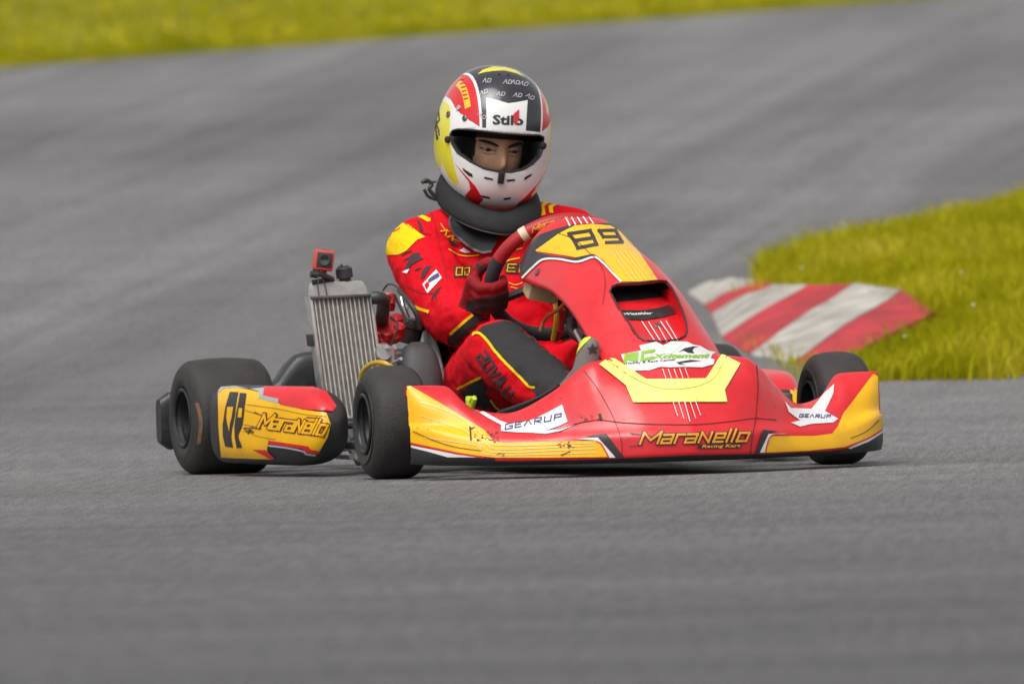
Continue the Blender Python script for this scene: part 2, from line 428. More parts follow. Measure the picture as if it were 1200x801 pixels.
# --- asphalt
am = bpy.data.materials.new('asphalt'); am.use_nodes = True; nt = am.node_tree; b = nt.nodes['Principled BSDF']
tc = nt.nodes.new('ShaderNodeTexCoord')
def nnode(scale, detail=3, rough=.55, mp=None, dist=0.0):
    n = nt.nodes.new('ShaderNodeTexNoise'); n.inputs['Scale'].default_value = scale; n.inputs['Detail'].default_value = detail
    n.inputs['Roughness'].default_value = rough; n.inputs['Distortion'].default_value = dist
    if mp:
        r_ = nt.nodes.new('ShaderNodeMapping'); r_.inputs['Rotation'].default_value = (0, 0, mp[1])
        m = nt.nodes.new('ShaderNodeMapping'); m.inputs['Scale'].default_value = mp[0]
        nt.links.new(tc.outputs['Object'], r_.inputs[0]); nt.links.new(r_.outputs[0], m.inputs[0]); nt.links.new(m.outputs[0], n.inputs['Vector'])
    else: nt.links.new(tc.outputs['Object'], n.inputs['Vector'])
    return n
def mrange(src, a, b_, c, d):
    m = nt.nodes.new('ShaderNodeMapRange'); m.inputs[1].default_value = a; m.inputs[2].default_value = b_
    m.inputs[3].default_value = c; m.inputs[4].default_value = d; nt.links.new(src, m.inputs[0]); return m.outputs[0]
def mul(a, b_):
    m = nt.nodes.new('ShaderNodeMath'); m.operation = 'MULTIPLY'
    nt.links.new(a, m.inputs[0]); nt.links.new(b_, m.inputs[1]); return m.outputs[0]
grain = mrange(nnode(1, 2, .7, ((170, 26, 1), 0)).outputs[0], .32, .68, .52, 1.55)
agg = mrange(nnode(1, 3, .65, ((52, 2.4, 1), .05)).outputs[0], .32, .68, .78, 1.25)
patch = mrange(nnode(.35, 4, .6).outputs[0], .3, .7, .88, 1.1)
band = mrange(nnode(1, 4, .65, ((.22, 1.5, 1), .10), .4).outputs[0], .3, .7, .80, 1.17)
skid = mrange(nnode(1, 3, .6, ((1.1, .05, 1), .085), .35).outputs[0], .42, .62, 1.09, .76)
skid2 = mrange(nnode(1, 1, .5, ((6.0, .03, 1), .10), .35).outputs[0], .52, .66, 1.02, .86)
# base colour darker in front of the kart, lighter beyond, boundary wobbled by noise
sp = nt.nodes.new('ShaderNodeSeparateXYZ'); nt.links.new(tc.outputs['Object'], sp.inputs[0])
wob = mrange(nnode(.5, 3, .6).outputs[0], .3, .7, -2.5, 2.5)
ad = nt.nodes.new('ShaderNodeMath'); ad.operation = 'ADD'; nt.links.new(sp.outputs['Y'], ad.inputs[0]); nt.links.new(wob, ad.inputs[1])
depth_tone = mrange(ad.outputs[0], -14, 4, .60, 1.12)
msk = mrange(sp.outputs['Y'], 2, 8, 0.0, 1.0)
def calm(v, k):
    a_ = nt.nodes.new('ShaderNodeMath'); a_.operation = 'MULTIPLY'; a_.inputs[1].default_value = k; nt.links.new(msk, a_.inputs[0])
    m = nt.nodes.new('ShaderNodeMix'); m.data_type = 'FLOAT'; m.inputs[3].default_value = 1.0
    nt.links.new(a_.outputs[0], m.inputs[0]); nt.links.new(v, m.inputs[2]); return m.outputs[0]
agg = calm(agg, .75); band = calm(band, .5)
def damp(v):
    m = nt.nodes.new('ShaderNodeMix'); m.data_type = 'FLOAT'; m.inputs[2].default_value = 1.0
    nt.links.new(msk, m.inputs[0]); nt.links.new(v, m.inputs[3]); return m.outputs[0]
skid = damp(skid); skid2 = damp(skid2)
tot = mul(mul(mul(mul(grain, agg), mul(patch, band)), mul(skid, skid2)), depth_tone)
cmx = nt.nodes.new('ShaderNodeMix'); cmx.data_type = 'RGBA'; cmx.blend_type = 'MULTIPLY'; cmx.inputs[0].default_value = 1
cmx.inputs[6].default_value = (.122, .1185, .1195, 1); nt.links.new(tot, cmx.inputs[7]); nt.links.new(cmx.outputs[2], b.inputs['Base Color'])
b.inputs['Roughness'].default_value = .82; b.inputs['Specular IOR Level'].default_value = .35
bp = nt.nodes.new('ShaderNodeBump'); bp.inputs['Strength'].default_value = .55; bp.inputs['Distance'].default_value = .006
nt.links.new(nnode(160, 2, .6).outputs[0], bp.inputs['Height']); nt.links.new(bp.outputs[0], b.inputs['Normal'])
ys = [-60, -30, -15, -8, -4, 0] + [i*.5 for i in range(1, 24)] + [12+i*2 for i in range(0, 20)] + [55, 70, 90, 140, 300]
xs = [-200, -80, -30, -12, -6, -3, 0, 3, 6, 12, 30, 80, 200]
V = [(x, y, gz(x, y)) for y in ys for x in xs]; nx = len(xs)
F = [(j*nx+i, j*nx+i+1, (j+1)*nx+i+1, (j+1)*nx+i) for j in range(len(ys)-1) for i in range(nx-1)]
o = wmesh('road', V, F, am); o['kind'] = 'structure'; o['label'] = 'grey asphalt race track surface, worn and marked by tyres'

# --- grass
def grass_mat(name, c1, c2, c3):
    m = bpy.data.materials.new(name); m.use_nodes = True; nt = m.node_tree; b = nt.nodes['Principled BSDF']
    tcn = nt.nodes.new('ShaderNodeTexCoord'); n = nt.nodes.new('ShaderNodeTexNoise'); n.inputs['Scale'].default_value = 2.2; n.inputs['Detail'].default_value = 6
    n.inputs['Roughness'].default_value = .7
    cr_ = nt.nodes.new('ShaderNodeValToRGB'); e = cr_.color_ramp.elements
    e[0].position = .34; e[0].color = (*c1, 1); e[1].position = .66; e[1].color = (*c3, 1); x = e.new(.5); x.color = (*c2, 1)
    nt.links.new(tcn.outputs['Object'], n.inputs['Vector']); nt.links.new(n.outputs[0], cr_.inputs[0]); nt.links.new(cr_.outputs[0], b.inputs['Base Color'])
    b.inputs['Roughness'].default_value = .6; b.inputs['Specular IOR Level'].default_value = .08
    tl = nt.nodes.new('ShaderNodeBsdfTranslucent'); ms = nt.nodes.new('ShaderNodeMixShader'); ms.inputs[0].default_value = .4
    nt.links.new(cr_.outputs[0], tl.inputs[0]); nt.links.new(b.outputs[0], ms.inputs[1]); nt.links.new(tl.outputs[0], ms.inputs[2]); nt.links.new(ms.outputs[0], nt.nodes['Material Output'].inputs[0])
    return m
GM = grass_mat('grass_blades', (.24, .24, .004), (.38, .355, .005), (.54, .46, .04))
GM2 = grass_mat('grass_ground', (.20, .20, .005), (.29, .275, .006), (.38, .335, .015))
flower = pmat('clover_head', (.6, .58, .45), .8)
def blades(name, pts, hmin, hmax, wid, seed, mat, lean=.35, flowers=0):
    rnd = random.Random(seed); V = []; F = []; fm = []
    for (x, y, z, s) in pts:
        h = rnd.uniform(hmin, hmax)*s; a = rnd.uniform(0, 6.283); w = wid*rnd.uniform(.6, 1.3); ln = h*rnd.uniform(.05, lean)*1.6; b_ = rnd.uniform(0, 6.283)
        dx, dy = math.cos(a)*w, math.sin(a)*w; ex, ey = math.cos(b_)*ln, math.sin(b_)*ln; n = len(V)
        V += [(x-dx, y-dy, z-.01), (x+dx, y+dy, z-.01), (x+dx*.8+ex*.35, y+dy*.8+ey*.35, z+h*.55), (x-dx*.8+ex*.35, y-dy*.8+ey*.35, z+h*.55), (x+ex, y+ey, z+h)]
        F += [(n, n+1, n+2, n+3), (n+3, n+2, n+4)]; fm += [0, 0]
    for k in range(flowers):
        x, y, z, s = rnd.choice(pts); h = rnd.uniform(hmin, hmax)*1.05; r = rnd.uniform(.004, .007); n = len(V); c = (x, y, z+h)
        V += [(c[0]+r, c[1], c[2]), (c[0], c[1]+r, c[2]), (c[0]-r, c[1], c[2]), (c[0], c[1]-r, c[2]), (c[0], c[1], c[2]+r), (c[0], c[1], c[2]-r)]
        F += [(n, n+1, n+4), (n+1, n+2, n+4), (n+2, n+3, n+4), (n+3, n, n+4), (n+1, n, n+5), (n+2, n+1, n+5), (n+3, n+2, n+5), (n, n+3, n+5)]; fm += [1]*8
    o = wmesh(name, V, F, mat, False); o.data.materials.append(flower); o.data.polygons.foreach_set('material_index', fm); o['kind'] = 'stuff'
    return o
# infield island on the kart's left
KB = [((806, 343), (848, 328)), ((826, 358), (881, 333)), ((834, 368), (899, 338)), ((846, 396), (936, 342)), ((879, 416), (987, 342)), ((929, 427), (1043, 350)), ((980, 431), (1082, 374))]
kk = []; KH = [.06, .08, .10, .115, .12, .12, .085]
for (fx, fy), (tx, ty) in KB:
    a = ground_px(fx, fy); c = ground_px(tx, ty, KH[len(kk)]); kk.append((a, c))
kk_end = kk[-1]; KC = [c for a, c in kk]
KN0, KN1 = ground_px(815, 356), ground_px(927, 427)      # kerb foot, far and near end
def kdir(): return (KN1-KN0)
ISL = [(.90, 6.55), (1.6, 6.45), (3.2, 6.6), (14, 8.0), (60, 10), (60, 60), (14, 60), (6, 34), (2.9, 22.5), (1.32, 15.8), (.80, 13.6), (.47, 12.3), (.44, 11.7), (.56, 10.6), (.70, 9.0), (.84, 7.8), (.80, 7.0)]
FARE = [(.47, 12.3), (.80, 13.6), (1.32, 15.8), (2.9, 22.5), (6, 34), (14, 60)]
def pl_dist(x, y, pl):
    best = 1e9; p = Vector((x, y))
    for a, b_ in zip(pl, pl[1:]):
        a = Vector(a); ab = Vector(b_)-a; t = max(0, min(1, (p-a).dot(ab)/ab.length_squared)); best = min(best, (a+ab*t-p).length)
    return best
def s01(t): t = max(0.0, min(1.0, t)); return t*t*(3-2*t)
def isl_h(x, y):
    return gz(x, y) + .008 + .095*s01(pl_dist(x, y, ISL+ISL[:1])/.32)
V = []; F = []
ov, of = cdt([ISL], 1.5, [(x*.5, y*.7) for x in range(1, 120) for y in range(9, 86)])
for t in of:
    cx = sum(ov[i][0] for i in t)/3; cy = sum(ov[i][1] for i in t)/3
    if inpoly(cx, cy, ISL): F.append(tuple(t))
V = [(p[0], p[1], isl_h(p[0], p[1])) for p in ov]
nb = len(V); V += [(p[0], p[1], gz(p[0], p[1])-.05) for p in ov]
edge = {}
for t in F:
    for k in range(3): edge[(t[k], t[(k+1) % 3])] = 1
sk = [(a, b_) for (a, b_) in edge if (b_, a) not in edge]
F += [(b_, a, a+nb, b_+nb) for a, b_ in sk]
o = wmesh('infield', V, F, GM2, False); o['kind'] = 'structure'; o['label'] = 'grassy infield ground inside the corner'
rnd = random.Random(3); pts = []
def sd_edge(x, y):
    best = 9
    for i in range(len(ISL)):
        a = Vector(ISL[i]); b_ = Vector(ISL[(i+1) % len(ISL)]); p = Vector((x, y)); ab = b_-a
        t = max(0, min(1, (p-a).dot(ab)/ab.length_squared)); best = min(best, (a+ab*t-p).length)
    return best
n = 0
while n < 80000:
    x = rnd.uniform(.4, 3.4); y = rnd.uniform(6.4, 24)
    if not inpoly(x, y, ISL): continue
    if x > .6+(y-6)*.13 + .9 and rnd.random() < .6: continue
    c = .75 + .5*noise.noise(Vector((x*3, y*1.3, 0))) + (.15 if sd_edge(x, y) < .15 else 0)
    pts.append((x, y, isl_h(x, y), max(.45, c)*(1+.4*s01((y-10.2)/1.5)*s01((1.05-x)/.45)))); n += 1
for k in range(9000):
    x = rnd.uniform(3, 14); y = rnd.uniform(6.5, 40)
    if inpoly(x, y, ISL): pts.append((x, y, isl_h(x, y), 1.2))
for k in range(150):      # fringe in front of the kerb foot and at the near corner
    t = rnd.random(); p = KN0.lerp(KN1, .55+.62*t); x = p.x+rnd.gauss(.0, .022); y = p.y+rnd.gauss(-.05, .12); pts.append((x, y, gz(x, y), .35+.4*rnd.random()*(t+.2)))
for k in range(3500):
    t = rnd.random(); x = .60+.42*t+rnd.gauss(0, .05); y = 6.72+rnd.gauss(0, .12)-.15*t; pts.append((x, y, gz(x, y), .40+.75*t))
ka, kc_ = kk_end
for k in range(2600):     # grass grown over the near end of the kerb
    t = rnd.random(); p = ka.lerp(kc_, t*1.1); y = p.y-rnd.uniform(.02, .30); x = p.x+rnd.gauss(.03, .04); pts.append((x, y, gz(x, y), .35+.85*t))
for k in range(2600):     # taller tuft at the far tip of the infield
    d_ = abs(rnd.gauss(0, .16)); x = .46+d_; y = 12.0+rnd.gauss(0, .5); pts.append((x, y, gz(x, y)+.02, (.55+min(.75, d_*4.5))*rnd.uniform(.7, 1.15)))
for k in range(2200):     # blades leaning over the kerb crown
    t = rnd.random()*.86+.14; i_ = min(int(t*6), 5); u_ = t*6-i_; p = KC[i_].lerp(KC[i_+1], u_); y = p.y+rnd.uniform(.03, .25); x = p.x+rnd.gauss(.05, .03); pts.append((x, y, gz(x, y)+.06, .55+.45*rnd.random()))
g = blades('tall_grass', pts, .042, .098, .0032, 11, GM, .5, 26); g['label'] = 'long yellow green grass with clover heads on the infield'
# far verge
def far_line(x): return 34.25 + 1.36*x
FP0 = ground_px(0, 80); FP1 = ground_px(1060, 1)
dFX = (FP1.y-FP0.y)/(FP1.x-FP0.x)
def fl(x): return FP0.y + dFX*(x-FP0.x)
V = []; F = []; cols = 40
xsf = [-40+i*2 for i in range(0, 36)]
rows = [0, .02, 1, 3, 6, 12, 25, 60, 120]
for j, d in enumerate(rows):
    for x in xsf:
        y = fl(x)+d; V.append((x-d*.5, y, gz(x, y)+(-.05 if j == 0 else .03)))
nx = len(xsf); F = [(j*nx+i, j*nx+i+1, (j+1)*nx+i+1, (j+1)*nx+i) for j in range(len(rows)-1) for i in range(nx-1)]
o = wmesh('verge', V, F, GM2, True); o['kind'] = 'structure'; o['label'] = 'mown grass verge beyond the far edge of the track'
pts = []
for k in range(26000):
    x = rnd.uniform(-5, 4); d = rnd.random()**1.5*26+.05; y = fl(x)+d; xx = x-d*.5; pts.append((xx, y, gz(x, y)+.03, 1+.5*noise.noise(Vector((xx*.6, y*.25, 3)))))
for k in range(6000):
    x = rnd.uniform(-30, 25); d = rnd.random()*30; pts.append((x-d*.5, fl(x)+d, gz(x, fl(x)+d)+.03, 1.5))
g = blades('mown_grass', pts, .02, .05, .010, 12, GM, .9); g['label'] = 'short blurred green grass along the far track edge'

# --- kerb: raised red and white concrete blocks
kred = pmat('kerb_red_paint', (.38, .022, .030), .8, var=.45, vscale=7, bump=.5, bscale=60)
kwht = pmat('kerb_white_paint', (.37, .345, .31), .85, var=.5, vscale=7, bump=.5, bscale=60)
kcon = pmat('kerb_concrete', (.3, .28, .26), .9, var=.3, vscale=9)
KE = bpy.data.objects.new('kerb', None); col.objects.link(KE); KE['label'] = 'raised red and white striped concrete kerb beside the infield'; KE['kind'] = 'structure'
KE.location = (KN1.x, KN1.y, gz(KN1.x, KN1.y)); kb = Vector(KE.location)
# stripe boundaries in the photo: foot pixel -> crown pixel, crown standing .13 above the track
for i in range(len(kk)-1):
    a0, c0 = kk[i]; a1, c1 = kk[i+1]; mb = MB(); NS = 7; g_ = .006
    e0 = g_/max((a1-a0).length, .01)
    A0, A1 = a0.lerp(a1, e0), a1.lerp(a0, e0); C0, C1 = c0.lerp(c1, e0), c1.lerp(c0, e0)
    rws = []
    for s in range(NS+4):
        if s == 0: q = [(A0, -.04), (A1, -.04)]
        elif s <= NS:
            t = (s-1)/(NS-1); zz = .018+(1-.15)*.0 + .0
            q = [(A0.lerp(C0, t), (.004 if s == 1 else .012*math.sin(min(1, t*1.15)*3.14159*.9))), (A1.lerp(C1, t), (.004 if s == 1 else .012*math.sin(min(1, t*1.15)*3.14159*.9)))]
        elif s == NS+1: q = [(C0+(C0-A0)*.12, .004), (C1+(C1-A1)*.12, .004)]
        elif s == NS+2: q = [(C0+(C0-A0)*.22, -.03), (C1+(C1-A1)*.22, -.03)]
        else: q = [(C0+(C0-A0)*.24, -.22), (C1+(C1-A1)*.24, -.22)]
        row = []
        for k in range(7):
            t = k/6; p = q[0][0].lerp(q[1][0], t); row.append(Vector((p.x, p.y, p.z+q[0][1]+.004*noise.noise(p*7)))-kb)
        rws.append(row)
    mb.grid(rws)
    mb.f.append(tuple(k*7 for k in range(len(rws)))); mb.f.append(tuple(k*7+6 for k in range(len(rws)-1, -1, -1)))
    wmesh('kerb_block', mb.v, mb.f, kred if i % 2 else kwht, True, KE).data.set_sharp_from_angle(angle=R(35))

# ================================================================== KART
kart = Root('racing_kart', (-.45, 0, 0), 'red and yellow racing kart number 89 cornering on the asphalt track', 'racing kart')
# --- nose fairing
NT = [  # |l|: P0 back lip, P1 ridge, P2 upper, P3 crease, P4, P5 lower edge, P6 under lip
 (0.0,  [(.30, .268), (.38, .273), (.49, .225), (.585, .118), (.605, .085), (.606, .050), (.58, .030)]),
 (.10,  [(.30, .262), (.40, .266), (.492, .215), (.572, .116), (.594, .085), (.596, .048), (.572, .03)]),
 (.182, [(.36, .238), (.44, .256), (.485, .215), (.532, .114), (.556, .085), (.558, .046), (.535, .03)]),
 (.225, [(.37, .205), (.43, .228), (.466, .188), (.503, .112), (.528, .084), (.533, .045), (.51, .03)]),
 (.259, [(.36, .172), (.41, .196), (.445, .165), (.476, .111), (.502, .083), (.51, .045), (.49, .03)]),
 (.35,  [(.28, .128), (.32, .146), (.385, .130), (.425, .105), (.455, .08), (.465, .045), (.445, .03)]),
 (.413, [(.24, .132), (.275, .158), (.35, .137), (.395, .105), (.42, .08), (.428, .047), (.41, .03)]),
 (.471, [(.22, .18), (.25, .211), (.315, .165), (.345, .117), (.375, .095), (.385, .054), (.37, .032)]),
 (.53,  [(.22, .19), (.252, .213), (.295, .165), (.305, .124), (.325, .112), (.328, .060), (.318, .034)]),
 (.556, [(.238, .19), (.256, .213), (.272, .165), (.276, .126), (.288, .117), (.288, .062), (.28, .036)]),
 (.566, [(.242, .190), (.250, .210), (.256, .165), (.258, .126), (.266, .116), (.266, .064), (.258, .038)]),
]
NV = 42; sl = np.array([t[0] for t in NT])
def nose_rows():
    ls = list(np.linspace(-.561, .561, 163)); a = np.abs(ls); rows = []
    vq = np.linspace(0, 6, NV)
    cp = [[pchip(sl, [t[1][k][c] for t in NT], a) for c in (0, 1)] for k in range(7)]
    for i, l in enumerate(ls):
        fq = pchip(range(7), [cp[k][0][i] for k in range(7)], vq); zq = pchip(range(7), [cp[k][1][i] for k in range(7)], vq)
        rows.append([Vector((fq[j], l, zq[j])) for j in range(NV)])
    return rows
nrows = nose_rows()
nose_mb = MB(); nose_mb.grid(nrows)
jb = int(NV*5.25/6)
for i in range(len(nrows)-1):
    for j in range(NV-1):
        if j >= jb: nose_mb.m[i*(NV-1)+j] = 1
nose = nose_mb.obj('nose_fairing', [M['red'], M['blacksh']], kart, sharp=50)
nose.data.materials.append(M['blacksh'])
so = nose.modifiers.new('shell', 'SOLIDIFY'); so.thickness = .004; so.offset = -1
# --- front panel (upright fairing before the steering wheel)
PT = [  # centre f,z ; half width ; edge f,z
 ((-.245, .545), .108, (-.25, .500)), ((-.222, .572), .124, (-.238, .482)), ((-.185, .578), .136, (-.215, .462)), ((-.13, .560), .146, (-.17, .438)),
 ((-.07, .533), .147, (-.09, .428)), ((.10, .483), .146, (.012, .419)), ((.24, .430), .144, (.158, .377)), ((.37, .336), .144, (.31, .304)),
 ((.465, .262), .141, (.40, .258)), ((.548, .180), .137, (.446, .238))]
nose_b0 = bvh_of(nose_mb)
def panel_pt(v, t):
    """v 0..9 down the panel, t -1..1 across"""
    k = range(len(PT)); a = abs(t)**(3.1 if v < 5 else max(2.3, 3.1-(v-5)*.4))
    c = [pchip(k, [p[0][i] for p in PT], [v])[0] for i in (0, 1)]; w = pchip(k, [p[1] for p in PT], [v])[0]
    e = [pchip(k, [p[2][i] for p in PT], [v])[0] for i in (0, 1)]
    p = Vector((c[0]+(e[0]-c[0])*a, w*math.copysign(abs(t)**.93, t), c[1]+(e[1]-c[1])*a))
    if v > 7.6:
        h, nn, i, d = nose_b0.ray_cast(Vector((p.x, p.y, .6)), Vector((0, 0, -1)))
        if h: k = min(1, (v-7.6)/1.2); k = k*k*(3-2*k); p.z = p.z + (h.z+.0045-p.z)*k
    return p
pv = np.linspace(0, 9, 73); pt_ = np.linspace(-1, 1, 49)
prow = [[panel_pt(v, t) for t in pt_] for v in pv]
pre = MB(); pre.grid(prow)
pre_b = bvh_of(pre)
# invert photo pixel -> (v,t) by nearest grid node + face uv
def px_vt(x, y):
    h, nn, i, d = pre_b.ray_cast(CAM_K, kray(x, y))
    if h is None: return None
    nc = len(pt_)-1; r, c = divmod(i, nc)
    P = [prow[r][c], prow[r][c+1], prow[r+1][c]]
    e1 = P[1]-P[0]; e2 = P[2]-P[0]; dlt = h-P[0]
    a11, a12, a22 = e1.dot(e1), e1.dot(e2), e2.dot(e2); b1, b2 = dlt.dot(e1), dlt.dot(e2); dt = a11*a22-a12*a12
    tt = pt_[c]+(pt_[1]-pt_[0])*(b1*a22-b2*a12)/dt; vv = pv[r]+(pv[1]-pv[0])*(b2*a11-b1*a12)/dt
    return (max(-1, min(1, tt)), max(0, min(9, vv)))
DUCT = [(715, 342), (717, 336), (723, 333), (750, 332), (774, 329), (781, 330), (787, 337), (794, 350), (800, 364), (804, 378), (805, 388), (802, 394), (795, 398), (776, 400), (756, 399), (748, 395), (742, 387), (734, 374), (724, 359)]
duct_vt = [px_vt(*p) for p in dens(DUCT, 4)]
gridp = [(t, v) for v in pv for t in pt_]
cpolys = [[(t*4, v) for t, v in duct_vt]]           # scale t so the cdt cells are about square
ov, of = cdt(cpolys, .5, [(t*4, v) for t, v in gridp])
Fp = []
for t in of:
    cx = sum(ov[i][0] for i in t)/3; cy = sum(ov[i][1] for i in t)/3
    if not inpoly(cx, cy, cpolys[0]): Fp.append(tuple(t))
Vp = [panel_pt(min(9, max(0, p[1])), max(-1, min(1, p[0]/4))) for p in ov]
Fp = [t if (Vp[t[1]]-Vp[t[0]]).cross(Vp[t[2]]-Vp[t[0]]).dot(Vector((.6, 0, .8))) > 0 else t[::-1] for t in Fp]
panel_mb = MB(); panel_mb.add(Vp, Fp)
panel = panel_mb.obj('front_panel', M['red'], kart, sharp=50)
so = panel.modifiers.new('shell', 'SOLIDIFY'); so.thickness = .004; so.offset = -1
pre_b2 = bvh_of(panel_mb)
# air duct recessed into the panel: floor drops away towards its upper lip
ring = [panel_pt(v, t) for t, v in duct_vt]; inw = Vector((-1, 0, -.12)).normalized(); pyd = dens(DUCT, 4)
ymin, ymax = 329.0, 400.0
def ddep(y): k = max(0, min(1, (ymax-y)/(ymax-ymin))); return .004 + .085*k**.8
inner = [p + inw*ddep(y) for p, (x, y) in zip(ring, pyd)]
dm = MB()
mid = [[p.lerp(q, s) for p, q in zip(ring, inner)] for s in (0, .12, .5, 1)]
dm.grid(mid, True)
fl_mb = MB()
iv = [px for px in pyd]
exg = [(x, y) for x in range(716, 806, 4) for y in range(331, 400, 4) if inpoly(x, y, DUCT)]
LIP_SHADE = [(705, 322), (815, 318), (815, 341), (790, 343), (760, 347), (735, 350), (705, 352)]  # duct floor coloured black here as the shade under the upper lip
ov2, of2 = cdt([DUCT, LIP_SHADE], 4, exg)
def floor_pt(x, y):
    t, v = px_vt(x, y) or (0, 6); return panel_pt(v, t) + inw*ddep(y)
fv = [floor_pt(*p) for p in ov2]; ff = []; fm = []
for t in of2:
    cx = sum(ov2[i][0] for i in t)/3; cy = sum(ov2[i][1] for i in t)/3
    if inpoly(cx, cy, DUCT): ff.append(tuple(t)); fm.append(1 if inpoly(cx, cy, LIP_SHADE) else 0)
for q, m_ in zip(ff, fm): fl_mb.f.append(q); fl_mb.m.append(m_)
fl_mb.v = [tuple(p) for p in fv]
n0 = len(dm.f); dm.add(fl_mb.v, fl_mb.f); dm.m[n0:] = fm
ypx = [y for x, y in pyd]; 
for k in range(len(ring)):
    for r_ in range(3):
        if ypx[k] < 336: dm.m[r_*len(ring)+k] = 1  # upper duct wall coloured black as well, same painted shade
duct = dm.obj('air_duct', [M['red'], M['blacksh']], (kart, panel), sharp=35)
mb = MB(); mb.tube([p+Vector((.001, 0, .001)) for p in ring]+[ring[0]], .0022, 6, False, sub=1); mb.obj('duct_edge_trim', M['blacksh'], (kart, panel))
floor_b = bvh_of(fl_mb)
body_b = bvh_of(nose_mb, panel_mb)
nose_b = bvh_of(nose_mb); panel_b = pre_b2
NP, PP = (kart, nose), (kart, panel)
# nose graphics (traced right half, seen on the left of the photo)
z6 = lambda p: Z(460, 420, 4.0, p)
z7 = lambda p: Z(740, 380, 3.75, p)
yr = z6([(64, 128), (84, 129), (160, 172), (260, 231), (360, 291), (430, 335), (455, 364), (472, 386), (520, 395), (860, 386), (950, 385), (975, 400), (1010, 460), (700, 464), (480, 463), (430, 458), (300, 438), (180, 413), (66, 388), (64, 312), (74, 296), (66, 230), (62, 150)])
yl = z7([(1062, 218), (1082, 228), (1083, 300), (1086, 380), (1110, 393), (1110, 452), (1040, 497), (940, 537), (780, 553), (584, 562), (610, 490), (690, 490), (800, 490), (880, 480), (905, 450), (930, 390), (1000, 300)])
for nm, P in (('yellow_graphic', yr), ('yellow_graphic', yl)): decal(nm, [P], nose_b, M['yellow'], NP, .0012)
decal('lower_lip', [z6([(70, 410), (170, 436), (262, 461), (400, 464), (480, 466), (480, 480), (260, 482), (70, 482)])], nose_b, M['blacksh'], NP, .0014)
decal('lower_lip', [z7([(1112, 470), (1040, 514), (960, 546), (900, 550), (900, 566), (1000, 560), (1112, 530)])], nose_b, M['blacksh'], NP, .0014)
decals('white_graphic', [z6([(862, 377), (962, 369), (1046, 462), (1018, 463), (974, 392), (945, 382)]), z6([(72, 402), (180, 424), (300, 449), (400, 462), (260, 461), (170, 436), (74, 412)])], nose_b, M['white'], NP, .0016)
decal('charcoal_graphic', [z6([(900, 365), (1003, 352), (1086, 462), (1047, 462), (966, 367)])], nose_b, M['black_st'], NP, .0016)
decals('red_outline', [curve_strip(z6([(76, 393), (180, 418), (300, 443), (430, 461)]), 2.0), curve_strip(z6([(955, 387), (980, 402), (1014, 462)]), 1.6)], nose_b, M['red'], NP, .0018)
decals('white_graphic', [z7([(562, 562), (600, 481), (680, 478), (612, 488), (586, 561)]), z7([(950, 541), (1040, 503), (1108, 462), (1108, 471), (1040, 514), (960, 545)])], nose_b, M['white'], NP, .0016)
decal('charcoal_graphic', [z7([(541, 566), (576, 463), (640, 470), (600, 479), (562, 564)])], nose_b, M['black_st'], NP, .0016)
decals('red_outline', [curve_strip(z7([(940, 539), (1040, 499), (1110, 456)]), 1.8), curve_strip(z7([(586, 563), (612, 489), (690, 487)]), 1.5)], nose_b, M['red'], NP, .0018)
for pl in ([(130, 205), (250, 245), (350, 300), (440, 395), (520, 425), (950, 405)], [(130, 265), (260, 310), (350, 345), (430, 420), (520, 440), (955, 420)], [(150, 370), (260, 385), (400, 410), (470, 450), (960, 440)], [(400, 330), (445, 380), (520, 408), (940, 395)]):
    decal('pale_line', [curve_strip(z6(pl), .9)], nose_b, M['faint'], NP, .0020, 3)
decal('scratch_mark', [curve_strip(z6([(98, 340), (200, 385), (300, 415), (420, 432)]), .8)], nose_b, M['ink'], NP, .0021, 3)
decal('scratch_mark', [curve_strip(z7([(960, 500), (1030, 470), (1085, 420)]), .8)], nose_b, M['ink'], NP, .0021, 3)
rs = random.Random(5)
def scuffs(cx, cy, w, h, n):
    out = []
    for k in range(n):
        x = cx+rs.uniform(-w, w); y = cy+rs.uniform(-h, h); a = rs.uniform(-.5, .5); L = rs.uniform(.8, 3.2)
        out += strokes([(x, y), (x+L*math.cos(a), y+L*math.sin(a))], rs.uniform(.4, 1.1))
    return out
decal('scuff_marks', scuffs(569, 512, 14, 6, 26)+strokes([(551, 501), (552, 515)], 2)+strokes([(551, 503), (556, 501)], 1.4), nose_b, M['ink'], NP, .0023, 3)
decal('scuff_marks', scuffs(662, 521, 9, 3, 16)+strokes([(658, 533), (668, 529)], 1.2)+scuffs(588, 532, 6, 1.2, 6), nose_b, M['ink'], NP, .0023, 3)
decal('scuff_marks', scuffs(690, 488, 12, 3, 7)+strokes([(703, 486), (704, 490)], 3.2), nose_b, M['ink'], NP, .0023, 3)
wg = Z(540, 460, 8.571, [(40, 85), (110, 130), (260, 205), (400, 285), (480, 310), (600, 305), (740, 265), (880, 195), (1020, 118), (1075, 290), (1000, 330), (860, 380), (1000, 370), (1150, 322), (1000, 385), (850, 415), (720, 405), (560, 400), (405, 388), (405, 325), (270, 255), (120, 160)])
decal('white_sponsor_panel', [wg], nose_b, M['white'], NP, .0013)
decal('lettering', stext('GEARUP', (592, 503.5), (658, 490.5), 6.2, 1.25, .35), nose_b, M['suitblue'], NP, .0021, 3)
wl = z7([(672, 338), (700, 368), (790, 372), (850, 300), (892, 262), (888, 305), (850, 382), (908, 415), (885, 432), (790, 438), (740, 450), (700, 432), (740, 422), (690, 385)])
decal('white_sponsor_panel', [wl], nose_b, M['white'], NP, .0013)
decal('lettering', stext('GEARUP', z7([(735, 408)])[0], z7([(872, 412)])[0], 3.6, .9, .3), nose_b, M['suitblue'], NP, .0021, 3)
chips = []
